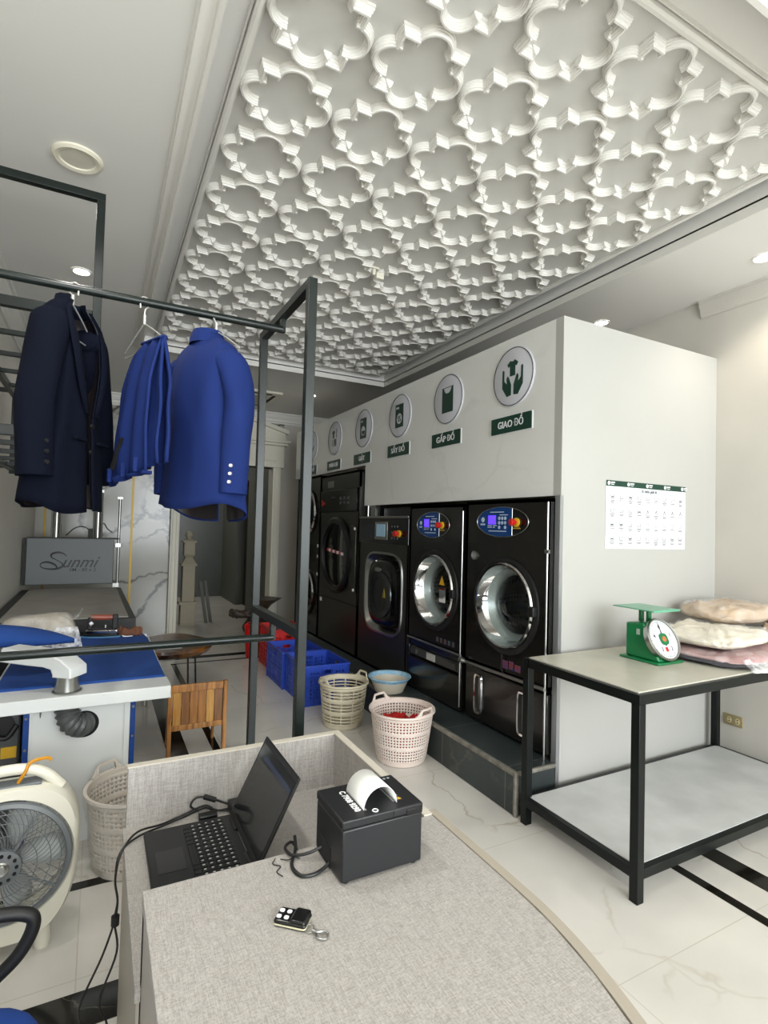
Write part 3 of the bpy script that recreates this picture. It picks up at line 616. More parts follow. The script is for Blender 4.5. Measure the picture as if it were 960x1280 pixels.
# spring scale
t = thing('spring_scale', 'green spring dial scale with flat pan on the stone-topped table', 'scale', (2.575, 1.855, .848))
b = MB(); b.prism([(-.10, -.115), (.10, -.115), (.10, .115), (-.10, .115)], 0, .012, 'xy'); obj('base', b, SCALEG, t, bevel=.004)
b = MB(); b.prism([(.095, .012), (.095, .185), (.0, .195), (-.01, .195), (-.10, .012)], -.075, .075, 'yz'); obj('housing', b, SCALEG, t, bevel=.008)
b = MB(); 
for y in (.062, .018): b.box(-.012, .012, y-.012, y+.006, .19, .262)
b.box(-.012, .012, .0, .07, .245, .262); obj('pan_support', b, SCALEG, t, bevel=.003)
b = MB(); b.box(-.105, .105, -.085, .155, .262, .268); b.box(-.105, .105, -.088, -.085, .258, .27); obj('pan', b, SCALEL, t, bevel=.002)
tl = .47; Md = Matrix.Translation((0, -.058, .112)) @ Matrix.Rotation(-(tl), 4, 'X') @ Matrix.Scale(1.16, 4)
def dl(mb_fn, nm, m, par, **k):
    bb_ = MB(); mb_fn(bb_)
    for v_ in bb_.bm.verts: v_.co = Md @ v_.co
    return obj(nm, bb_, m, par, **k)
dd = dl(lambda q: q.lathe([(.092, .012), (.096, -.012), (.092, -.018), (.086, -.016), (.084, -.01)], (0, 0, 0), 56, 'y'), 'dial_rim', INOX, t)
df = dl(lambda q: q.lathe([(.088, -.011), (.001, -.0115)], (0, 0, 0), 56, 'y', cap1=True), 'dial', DIAL, t)
def ticks(q):
    for k in range(60):
        a = 2*PI*k/60; l = .07 if k % 5 == 0 else .075
        q.tube([(l*math.sin(a), -.0125, l*math.cos(a)), (.08*math.sin(a), -.0125, .08*math.cos(a))], .0011, 4)
    for k, s_ in enumerate(('0', '1', '2', '3', '4')):
        a = 2*PI*k/5; text_into(q, s_, .026, MF(.054*math.sin(a), -.0122, .054*math.cos(a)), .012, depth=.0008)
dl(ticks, 'dial_marks', mat('dial_ink', '#30343c', .5), df, smooth=0)
dl(lambda q: q.prism([(-.003, -.03), (.003, -.03), (.0015, .07), (-.0015, .07)], -.0145, -.0135), 'pointer', RUB, df, smooth=0)
dl(lambda q: q.prism(sup(0, .0, .026, .026, 3, 28), -.016, -.0135), 'dial_badge', SCALEG, df, smooth=0)
dl(lambda q: q.lathe([(.012, -.0165), (.006, -.02)], (0, 0, 0), 18, 'y', cap0=True, cap1=True), 'dial_knob', mat('knob_amber', '#d9622a', .3), df)
dl(lambda q: q.box(-.012, .004, -.0135, -.0125, -.055, -.035), 'dial_seal', RED, df, smooth=0)
b = MB(); b.box(-.0765, -.075, .01, .03, .13, .16); obj('inspection_tag', b, mat('tag_silver', '#9fb0a5', .4), t, smooth=0)
# bags of linen
def bag(name, label, c, sx, sy, h, m, seed, rz=0, tilt=0, amp=.012, filmit=True, group=None):
    t = thing(name, label, 'bag', c, rz, group); t.rotation_euler = (0, tilt, rz)
    b = MB(); pillow(b, (0, 0, 0), sx, sy, h, seed, amp=amp); obj('folded_linen', b, m, t, smooth=60)
    if filmit:
        b = MB(); pillow(b, (0, 0, -.001), sx+.008, sy+.008, h+.004, seed, amp=amp*1.3, fr=8); obj('plastic_wrap', b, FILM, t, smooth=60)
    return t
t = bag('linen_bag', 'mauve folded cloth over dark cloth in loose plastic, bottom of the pile beside the scale', (3.06, 1.79, .850), .33, .27, .032, MAUVE, 3, .12)
b = MB(); pillow(b, (-.02, .0, 0), .34, .275, .018, 9, amp=.006); lab(obj('dark_cloth', b, DGREY, t, smooth=60), 'dark grey cloth under the mauve one')
b = MB(); rs = []
for i in range(9):
    u = i/8; rs.append([V((-.30+.62*u, -.24-.1*v_*(.5+.5*math.sin(PI*min(1, u*1.15))) + .012*noise.noise(V((u*7, v_*3, 1))), .05-.052*v_**.7+.01*noise.noise(V((u*9, v_*4, 5))))) for v_ in [k/6 for k in range(7)]])
b.loft(rs, False); obj('plastic_flap', b, FILM2, t, smooth=70)
bag('linen_bag', 'cream crinkled folded linen in plastic lying on the mauve bag beside the scale', (3.03, 1.81, .914), .27, .22, .044, LINEN, 5, .1, amp=.02)
bag('linen_bag', 'beige quilt in plastic, highest of the pile, at the back against the right wall', (3.41, 1.93, .99), .26, .18, .055, BEIGE, 8, -.15, amp=.02)
bag('linen_bag', 'beige crumpled bundle at the right edge in front of the beige quilt', (3.53, 1.66, .850), .125, .14, .085, BEIGE, 12, .3, amp=.03)
# wall socket
t = thing('wall_socket', 'brass coloured double socket low on the right wall under the table', 'socket', (3.709, 2.071, .303), -PI/2)
b = MB(); b.prism(rrect(-.06, .06, -.035, .035, .004), -.008, 0); obj('cover_plate', b, BRASSP, t, bevel=.002)
for x in (-.022, .03):
    b = MB(); b.prism(circ(x, 0, .015, 18, .02), -.0095, -.008); so = obj('outlet', b, mat('outlet_cream', '#c9bd94', .4), t, smooth=0)
    b = MB(); b.prism(circ(x, .008, .004, 10), -.0105, -.0095); b.prism(circ(x, -.008, .004, 10), -.0105, -.0095); obj('pin_hole', b, DARK, so, smooth=0)

# ================================================================ COUNTER
CX0, CX1 = .104, .80
t = thing('reception_counter', 'linen-textured pale counter with a sunken desk section in the foreground', 'counter', (0, 0, 0))
yb = 1.205
pts = [(CX0, yb), (CX1, yb), (CX1, .90), (.795, .78), (.775, .66), (.735, .52), (.67, .38), (.57, .26), (.45, .2), (CX0, .2)]
b = MB(); b.prism(pts[::-1], .722, .75, 'xy'); lab(obj('ledge_top', b, LAMIN, t, smooth=0, bevel=.0015), 'raised linen-textured ledge')
def offs(P, d):
    out = []
    for i in range(len(P)):
        a, q, c_ = V(P[i-1]), V(P[i]), V(P[(i+1) % len(P)]); e1 = (q-a).normalized(); e2 = (c_-q).normalized(); n = (V((e1.y, -e1.x))+V((e2.y, -e2.x))).normalized(); out.append((q.x+n.x*d, q.y+n.y*d))
    return out
pe = bez([(x, y, 0) for x, y in pts[1:]], 6)
b = MB(); P3 = [(CX1, yb+.02, 0)]+[tuple(p) for p in pe]; 
ins = []
for i, p in enumerate(P3):
    a = V(P3[max(i-1, 0)]); c_ = V(P3[min(i+1, len(P3)-1)]); e = (c_-a).normalized(); ins.append((V((-e.y, e.x, 0)), V(p)))
b.loft([[p+n*s_+V((0, 0, z)) for n, p in ins] for s_, z in ((-.0, .752), (.022, .7515), (.024, .72), (.0, .70), (-.0, .752))], False); lab(obj('edge_band', b, EDGED, t, smooth=30), 'taupe edge band of the ledge')
b = MB(); b.box(CX0, .75, .3, yb, 0.0, .722) if False else None
b.box(CX0+.002, CX0+.02, .2, yb, 0, .722); b.box(CX0+.002, CX1-.06, yb-.03, yb-.004, .0, .722); b.box(CX1-.08, CX1-.06, .5, yb, 0, .722); obj('ledge_panel', b, mat('counter_side_laminate', '#a9a296', .55), t, smooth=0)
b = MB(); b.box(.095, CX1-.02, yb-.02, 1.82, .545, .571); obj('desk_top', b, LAMIN, t, smooth=0, bevel=.001)
b = MB(); b.box(CX0, CX1, 1.815, 1.837, .0, .75); obj('back_panel', b, LAMIN, t, smooth=0, bevel=.001)
b = MB(); b.box(CX1-.022, CX1, yb, 1.816, .0, .75); obj('side_panel', b, LAMIN, t, smooth=0, bevel=.001)
b = MB(); b.box(CX0-.002, CX1+.001, 1.813, 1.839, .7495, .753); b.box(CX1-.024, CX1+.001, yb, 1.814, .7495, .753); obj('edge_strip', b, EDGE, t, smooth=0)
b = MB(); b.box(.10, .12, yb, 1.815, 0.0, .545); obj('end_panel', b, mat('counter_side_laminate', '#a9a296', .55), t, smooth=0)
# laptop
t = thing('laptop', 'open black laptop facing left on the sunken desk of the counter', 'laptop', (.147, 1.41, .5712))
LW, LD = .325, .249
b = MB(); b.prism([(0, 0), (LD, 0), (LD, LW), (0, LW)], 0, .018, 'xy'); base = obj('base', b, LAP, t, bevel=.004)
b = MB(); b.box(.02, .09, .10, .205, .0182, .0187); obj('touchpad', b, mat('touchpad_black', '#232325', .35), base, smooth=0)
b = MB()
for i in range(6):
    n = 14 if i else 14
    x0 = .105+i*.0195
    for j in range(n):
        if i == 0 and 4 <= j <= 8:
            if j == 4: b.box(x0, x0+.0165, .02+4*.0205, .02+9*.0205-.003, .018, .0205)
            continue
        y0_ = .02+j*.0205; b.box(x0, x0+.0165, y0_, y0_+.0175, .018, .0205)
kb = obj('keyboard', b, mat('key_black', '#0d0d0e', .5), base, smooth=0)
b = MB(); rnd = random.Random(1)
for i in range(1, 6):
    for j in range(14): y0_ = .026+j*.0205; x0 = .109+i*.0195; b.box(x0, x0+.006, y0_+.003, y0_+.007, .0205, .0209)
obj('key_legends', b, mat('legend_grey', '#b5b5b2', .5), kb, smooth=0)
an = math.atan2(.232, .115); Ms = Matrix.Translation((LD-.004, 0, .017)) @ Matrix.Rotation(-an, 4, 'Y')
def scr(fn, nm, m, par, **k):
    q = MB(); fn(q)
    for v_ in q.bm.verts: v_.co = Ms @ v_.co
    return obj(nm, q, m, par, **k)
lid = scr(lambda q: q.box(.004, .252, 0, LW, -.007, 0), 'lid', LAP, t, bevel=.003)
scr(lambda q: q.box(.022, .236, .012, LW-.012, -.0002, .0008), 'display', SCREEN, lid, smooth=0)
scr(lambda q: q.box(.20, .214, .012, LW-.06, .0008, .0011), 'screen_reflection', mat('screen_navy', '#1b2740', .15), lid, smooth=0)  # bluish reflection painted on the display as a flat strip
b = MB(); b.cyl((LD-.004, .03, .016), (LD-.004, .1, .016), .007, n=12); b.cyl((LD-.004, LW-.1, .016), (LD-.004, LW-.03, .016), .007, n=12); obj('hinge', b, RUB, t)
# receipt printer
t = thing('receipt_printer', 'black receipt printer with a curl of white paper on the counter ledge', 'printer', (.471, 1.042, .7502))
W_, D_, H_ = .195, .15, .134
b = MB(); b.prism([(0.0, 0), (W_, 0), (W_, D_), (.0, D_)],   .006, .1145, 'xy'); bd = obj('body', b, PRN, t, bevel=.004)
b = MB(); b.prism([(-.001, -.001), (W_+.001, -.001), (W_+.001, D_+.001), (-.001, D_+.001)],   .1155, H_, 'xy'); cv = obj('cover', b, PRN, t, bevel=.003)
b = MB(); b.box(W_-.042, W_-.002, -.003, .0, .114, .127); b.box(W_-.075, W_-.073, -.0016, 0, .116, H_); obj('cover_latch', b, mat('latch_black', '#08090a', .3), cv, bevel=.002)
b = MB(); [b.cyl((x, y, 0), (x, y, .007), .008, n=12) for x in (.015, W_-.015) for y in (.015, D_-.015)]; obj('foot', b, RUB, t)
b = MB(); b.box(-.001, .004, .06, D_-.012, .006, .05); obj('port_recess', b, DARK, bd, smooth=0)
b = MB(); b.box(.062, .066, .022, .125, H_, H_+.0006); b.box(.135, .139, .03, .11, H_, H_+.0006) ; obj('slot_line', b, mat('slot_grey', '#8b8d90', .4), cv, smooth=0)
b = MB(); rings = []
for k in range(15):
    a = PI*1.02*k/14; cxp = .1; r = .041
    rings.append([V((cxp+r*math.cos(a), y, H_+.0+r*1.05*math.sin(a)+.0005)) for y in (.022, .116)])
b.loft(rings, False); lab(obj('paper', b, PAPER, t, solid=.0006), 'white receipt paper curling out')
b = MB(); text_into(b, 'C 7908 9290', .02, Matrix(((0, 1, 0, .047), (-1, 0, 0, .073), (0, 0, 1, H_), (0, 0, 0, 1))), .03, depth=.0006, fit=.095); obj('lettering', b, WHT, cv, smooth=0)
b = MB(); b.prism([(.146, .03), (.162, .03), (.162, .105), (.146, .105)], H_, H_+.0005, 'xy'); st = obj('sticker', b, mat('sticker_dark', '#2e2e2b', .4), cv, smooth=0)
b = MB(); b.prism([(.149, .034), (.159, .034), (.154, .045)], H_+.0005, H_+.001, 'xy'); obj('warning_mark', b, YEL, st, smooth=0)
b = MB(); [b.box(.151+.004*k, .1525+.004*k, .05, .1, H_+.0005, H_+.0009) for k in range(2)]; obj('sticker_print', b, WHT, st, smooth=0)
b = MB(); [b.box(.172, .18, .128-.0*k, .136, H_, H_+.0006) if False else b.prism(circ(.146+.011*k, .136, .0035, 12), H_, H_+.0007, 'xy') for k in range(4)]; obj('indicator', b, mat('indicator_grey', '#8d9196', .4), cv, smooth=0)
b = MB(); b.tube([(.082+.006*math.cos(a), .0125+.006*math.sin(a), H_+.0006) for a in [2*PI*k/16 for k in range(16)]], .0014, 5, True); obj('ring_mark', b, WHT, cv)
# key fob
t = thing('remote_key_fob', 'black remote key fob with four white buttons on the counter ledge', 'key fob', (.352, .99, .7502), -.72)
b = MB(); b.prism(rrect(-.034, .03, -.02, .02, .006), .0, .012, 'xy'); b2 = obj('case', b, mat('fob_black', '#0b0b0c', .18), t, bevel=.003)
b = MB(); b.prism(rrect(-.0345, .0305, -.0205, .0205, .006), .0035, .0065, 'xy'); obj('chrome_band', b, mat('band_cream', '#d8d3b4', .25, .4), b2)
b = MB(); b.prism(rrect(-.002, .029, -.0195, .0195, .006), .011, .017, 'xy'); obj('slide_cover', b, mat('fob_black', '#0b0b0c', .18), t, bevel=.003)
for x, y in ((-.027, .008), (-.012, .008), (-.027, -.008), (-.012, -.008)):
    b = MB(); b.prism(sup(x, y, .0048, .0045, 3, 14), .0118, .0138, 'xy'); lab(obj('button', b, WHT, t, bevel=.0008), 'white button')
b = MB(); b.tube([(.036+.008*math.cos(a), -.012+.008*math.sin(a), .004+.002*math.sin(a)) for a in [2*PI*k/18 for k in range(18)]], .0013, 6, True); obj('split_ring', b, INOX, t)
b = MB(); b.tube(bez([(.044, -.014, .004), (.052, -.017, .005), (.064, -.012, .005), (.074, -.017, .005), (.072, -.027, .004), (.06, -.03, .004), (.051, -.021, .004)], 6), .0022, 8); b.cyl((.043, -.0145, .004), (.052, -.0175, .004), .0035, n=10); obj('lobster_clasp', b, INOX, t)
# cables
b = MB(); b.tube(bez([(.44, 1.25, .752+.004), (.425, 1.20, .757), (.40, 1.15, .7545), (.405, 1.11, .7545), (.43, 1.10, .7545), (.455, 1.105, .757), (.474, 1.11, .765)], 8), .004, 8)
o = tag(obj('printer_cable', b, CABLE), 'black cable looping from the printer side toward the laptop', 'cable')
b = MB(); b.tube(bez([(.474, 1.155, .775), (.44, 1.16, .765), (.41, 1.18, .758), (.405, 1.215, .757), (.43, 1.24, .75), (.45, 1.27, .70), (.42, 1.36, .60), (.41, 1.40, .582)], 8), .0035, 8)
tag(obj('data_cable', b, CABLE), 'thin black cable from the printer down behind the laptop screen', 'cable')
b = MB(); b.tube(bez([(.375, 1.19, .7535), (.365, 1.175, .7525), (.378, 1.16, .7525), (.365, 1.145, .7525), (.372, 1.125, .7525)], 6), .0011, 5); b.tube(bez([(.385, 1.185, .7525), (.40, 1.175, .7525), (.415, 1.18, .7525), (.425, 1.17, .7525)], 6), .0011, 5)
tag(obj('cable_tie', b, CABLE), 'thin black wire tie lying by the printer cable', 'wire tie')
t = thing('charger', 'black laptop power cord running along the desk back and over the left edge', 'power cord', (0, 0, 0))
for k, (dx, dz) in enumerate(((0, 0), (.012, .008))):
    b = MB(); b.tube(bez([(.40, 1.79-dx, .578), (.36, 1.795-dx, .578+dz), (.33, 1.80, .59+dz), (.27, 1.79, .582+dz), (.20, 1.77+dx, .578), (.13, 1.735+dx, .58+dz), (.085+dx*.3, 1.70, .565), (.075, 1.69, .50), (.083, 1.69, .44), (.077, 1.69, .385), (.05+dx*3, 1.69, .30), (.0+dx*4, 1.69, .18), (.015+dx*4.5, 1.70, .10), (.045+dx*2, 1.66, .012), (.0+dx*7, 1.55, .006), (-.05+dx*9, 1.42, .006)], 6), .003, 7)
    obj('cord', b, CABLE, t)
b = MB(); b.tube(bez([(.31, 1.79, .59), (.285, 1.79, .61), (.30, 1.79, .632), (.335, 1.79, .628), (.365, 1.79, .612), (.40, 1.785, .595)], 7), .0034, 7); b.cyl((.325, 1.79, .631), (.36, 1.79, .614), .008, n=12); obj('ferrite_loop', b, CABLE, t)
b = MB(); b.box(.40, .50, 1.74, 1.80, .572, .605); obj('adapter', b, mat('adapter_black', '#101011', .4), t, bevel=.005)
b = MB(); b.box(.305, .36, 1.745, 1.775, .572, .592); obj('usb_dongle', b, mat('adapter_black', '#101011', .4), t, bevel=.003)
b = MB(); b.cyl((.079, 1.69, .375), (.079, 1.69, .40), .011, n=10); obj('cord_wrap', b, CABLE, t)

# ================================================================ FAN, HAMPER, OFFICE CHAIR
t = thing('box_fan', 'cream box fan with grey grille and a yellow ribbon on its handle, on the floor', 'fan', (-.245, 2.20, 0))
N_ = 72; zc = .34
out = []
for k in range(N_):
    a = 2*PI*k/N_; c_, s_ = math.cos(a), math.sin(a)
    x = .222*math.copysign(abs(c_)**.62, c_); z = (.245 if s_ > 0 else .285)*math.copysign(abs(s_)**.7, s_)
    x *= 1-.10*max(0, -s_); out.append((x, zc+z-.0))
inn = [(.203*math.cos(2*PI*k/N_), zc+.203*math.sin(2*PI*k/N_)) for k in range(N_)]
sc_ = lambda P, f, y: [V((x*f, y, zc+(z-zc)*f)) for x, z in P]
b = MB(); b.loft([sc_(inn, 1, .10), sc_(inn, 1, .01), sc_(inn, 1.03, .0), sc_(out, .96, .004), sc_(out, 1, .025), sc_(out, 1, .10), sc_(out, .95, .125), sc_(inn, 1, .125)]); obj('housing', b, IVORY, t, smooth=50)
b = MB(); hp = bez([(-.15, .05, zc+.215), (-.11, .05, zc+.262), (-.05, .05, zc+.288), (.05, .05, zc+.288), (.11, .05, zc+.262), (.16, .05, zc+.21)], 6); b.tube(hp, .019, 10); obj('handle', b, IVORY, t)
b = MB(); b.box(-.1, .1, .02, .08, zc+.238, zc+.2475); obj('handle_recess', b, FANG, t, bevel=.003)
b = MB(); b.tube(bez([(.03, .035, zc+.25), (.05, .03, zc+.285), (.065, .04, zc+.312), (.11, .06, zc+.312), (.125, .06, zc+.302)], 5), lambda u: .006, 6); obj('ribbon', b, ORANGE, t)
b = MB(); b.lathe([(.203, .004), (.2, -.008), (.188, -.012), (.182, -.004)], (0, 0, zc), 56, 'y'); gr = obj('grille_ring', b, FANG, t)
b = MB()
for k in range(56):
    a = 2*PI*k/56; pp = []
    for i in range(7):
        r = .06+.125*i/6; aa = a+.5*(i/6)**1.5; pp.append((r*math.cos(aa), -.022+.012*(i/6)**2, zc+r*math.sin(aa)))
    b.tube(pp, .0014, 4, cap=False)
for r in (.10, .14, .17): b.tube([(r*math.cos(2*PI*k/48), -.019+.004*r/.17, zc+r*math.sin(2*PI*k/48)) for k in range(48)], .0014, 4, True)
for k in range(4):
    a = PI/4+k*PI/2+.2; b.tube([(.05*math.cos(a), -.02, zc+.05*math.sin(a)), (.185*math.cos(a), -.008, zc+.185*math.sin(a))], .005, 6)
obj('grille', b, FANG, t)
b = MB(); b.lathe([(.058, -.012), (.056, -.026), (.03, -.032), (.001, -.033)], (0, 0, zc), 36, 'y', cap1=True); hb = obj('hub_cap', b, FANG, t)
b = MB(); [b.prism(circ(.043*math.cos(2*PI*k/12), zc+.043*math.sin(2*PI*k/12), .0055, 10), -.0325, -.027) for k in range(12)]; obj('hub_hole', b, DARK, hb)
b = MB(); b.lathe([(.024, -.0325), (.02, -.036), (.013, -.034), (.012, -.038), (.001, -.038)], (0, 0, zc), 24, 'y', cap1=True); obj('hub_badge', b, INOX, hb)
for k in range(5):
    b = MB(); R = []
    for i in range(6):
        r = .04+.14*i/5; wd_ = .35*math.sin(PI*(.25+.6*i/5)); R.append([V((r*math.cos(2*PI*k/5+s_*wd_), .05+.022*s_, zc+r*math.sin(2*PI*k/5+s_*wd_))) for s_ in (-1, -.3, .4, 1)])
    b.loft(R, False); obj('blade', b, mat('blade_grey', '#a9adac', .4), t, solid=.002)
b = MB(); b.cyl((0, .03, zc), (0, .1, zc), .045, n=24); obj('motor', b, FANG, t)
b = MB(); 
for k in range(40):
    a = 2*PI*k/40; b.tube([(.05*math.cos(a), .112, zc+.05*math.sin(a)), (.2*math.cos(a), .11, zc+.2*math.sin(a))], .0014, 4, cap=False)
obj('rear_grille', b, FANG, t)
for x in (-.12, .12):
    b = MB(); b.lathe([(.001, 0), (.024, 0), (.026, .02), (.02, .085)], (x, .062, 0), 18); obj('foot', b, IVORY, t)
# perforated basket
def basket(name, label, loc, r0, r1, h, m, handles, rz=0, rows=30, holes=True, group=None, nt=120, hw=3, rib=20):
    t = thing(name, label, 'basket', loc, rz, group)
    def rad(z): return r0+(r1-r0)*(z/h)**.9
    b = MB(); zs = [h*.10+ (h*.95-h*.10)*j/rows for j in range(rows+1)]
    G = [[b.v((rad(z)*math.cos(2*PI*k/nt), rad(z)*math.sin(2*PI*k/nt), z)) for k in range(nt)] for z in zs]
    for j in range(rows):
        for k in range(nt):
            band = (j % (rows//3)) >= rows//3-1 or j == 0
            if (j % 2 == 1) and k % rib not in (0,) and (k % 2 == 1 or hw > 3) and not band: continue
            b.f([G[j][k], G[j][(k+1) % nt], G[j+1][(k+1) % nt], G[j+1][k]])
    obj('wall', b, m, t, solid=.003, smooth=60)
    b = MB(); b.lathe([(.001, .008), (r0*.93, .008), (rad(h*.1)-.002, h*.1), (rad(h*.1)+.002, h*.1), (r0*.99, .004), (r0*.95, 0), (.001, .0)], (0, 0, 0), 56); obj('bottom', b, m, t)
    b = MB(); b.lathe([(rad(h)-.004, h*.945), (rad(h)-.003, h), (rad(h)+.011, h+.002), (rad(h)+.013, h-.008), (rad(h)+.001, h*.945), (rad(h)-.004, h*.945)], (0, 0, 0), 64); obj('rim', b, m, t, smooth=60)
    for a0 in handles:
        b = MB(); hh = .052; rings = []
        n = 30; aw = .42
        def top(u): 
            q = abs(u); return h-.004+hh*(1 if q < .5 else max(0, (1-q)/.5))
        g0 = []; g1 = []; g2 = []; g3 = []
        for i in range(n+1):
            u = -1+2*i/n; a = a0+aw*u; R_ = rad(h)+.004; cs, sn = math.cos(a), math.sin(a)
            tz = top(u); lo = h-.012; hz0 = h+.008; hz1 = max(hz0+.0005, tz-.014) if abs(u) < .52 else hz0+.0005
            for g, z in ((g0, lo), (g1, hz0), (g2, hz1), (g3, max(tz, hz1))): g.append(V(((R_+.1*(z-h))*cs, (R_+.1*(z-h))*sn, z)))
        b.loft([g0, g1], False)
        A = [b.v(p) for p in g1]; B_ = [b.v(p) for p in g2]; C_ = [b.v(p) for p in g3]
        for i in range(n):
            u = -1+2*(i+.5)/n
            if abs(u) > .52: b.f([A[i], A[i+1], B_[i+1], B_[i]])
            b.f([B_[i], B_[i+1], C_[i+1], C_[i]])
        obj('handle', b, m, t, solid=.008, smooth=60, bevel=.002)
    return t
t = basket('laundry_hamper', 'greige perforated laundry basket with plastic liner between fan and counter', (.185, 2.655, .0), .155, .195, .335, BASKG, (2.2, -.95))
b = MB(); R = []
for j in range(8):
    z = .01+.33*j/7; r = .165+.045*j/7; R.append([V((r*(1+.05*noise.noise(V((math.cos(a)*3, math.sin(a)*3, z*9))))*math.cos(a), r*(1+.05*noise.noise(V((math.cos(a)*3+5, math.sin(a)*3, z*9))))*math.sin(a), z)) for a in [2*PI*k/48 for k in range(48)]])
b.loft(R); obj('plastic_liner', b, FILM, t, smooth=80)
t = thing('office_chair', 'black armed office chair with blue fabric seat at the lower left corner', 'chair', (-.36, 1.165, 0))
b = MB(); pillow(b, (.055, .03, .40), .25, .25, .04, 2, 3.2, .002); lab(obj('seat', b, CHAIRB, t, smooth=60), 'blue fabric seat')
for s_ in (1, -1):
    b = MB(); y = .275*s_
    b.tube(bez([(-.16, y*.8, .47), (-.14, y, .55), (-.12, y, .61), (.02, y, .635), (.18, y, .634), (.25, y, .62), (.262, y, .59), (.235, y, .535), (.18, y, .485), (.14, y*.9, .455)], 7), .0145, 10); obj('armrest', b, RUB, t)
b = MB(); b.prism(sup(0, .80, .22, .22, 4, 32), -.02, .02, 'yz'); bk = obj('backrest', b, CHAIRB, t, bevel=.01); bk.location = (-.29, 0, 0)
b = MB(); b.box(-.31, -.27, -.03, .03, .44, .75); b.cyl((0, 0, .1), (0, 0, .45), .028, n=16); obj('column', b, RUB, t)
for k in range(5):
    a = 2*PI*k/5+.3; b = MB(); b.tube([(0, 0, .11), (.13*math.cos(a), .13*math.sin(a), .09), (.27*math.cos(a), .27*math.sin(a), .065)], .017, 8); lg = obj('leg', b, RUB, t)
    b = MB(); b.cyl((.27*math.cos(a)-.02*math.sin(a), .27*math.sin(a)+.02*math.cos(a), .03), (.27*math.cos(a)+.02*math.sin(a), .27*math.sin(a)-.02*math.cos(a), .03), .03, n=16); obj('caster', b, RUB, lg)

# ================================================================ CLOTHES RACK
t = thing('clothes_rack', 'tall dark green steel clothes rack spanning above the ironing table', 'rack', (0, 0, 0))
pw = .018
for x in (.704, -.675):
    for y in (2.0, 2.70):
        b = MB(); b.box(x-pw, x+pw, y-pw, y+pw, 0, 2.47); obj('post', b, STEEL, t, bevel=.002)
    b = MB(); b.box(x-pw, x+pw, 2.0+pw, 2.70-pw, 2.434, 2.47); obj('top_rail', b, STEEL, t, bevel=.002)
    b = MB(); b.box(x-pw, x+pw, 2.0+pw, 2.70-pw, 1.06, 1.096); obj('mid_rail', b, STEEL, t, bevel=.002)
    b = MB(); b.box(x-.012, x+.012, 2.368, 2.392, 2.375, 2.435); obj('bar_bracket', b, STEEL, t, bevel=.001)
    b = MB(); b.box(x-.012, x+.012, 2.368, 2.392, .985, 1.061); obj('bar_bracket', b, STEEL, t, bevel=.001)
b = MB(); b.cyl((-.675, 2.38, 2.388), (.704, 2.38, 2.388), .0165, n=18); obj('hanging_bar', b, STEEL, t)
b = MB(); b.cyl((-.675, 2.38, .995), (.704, 2.38, .995), .0165, n=18); obj('lower_bar', b, STEEL, t)

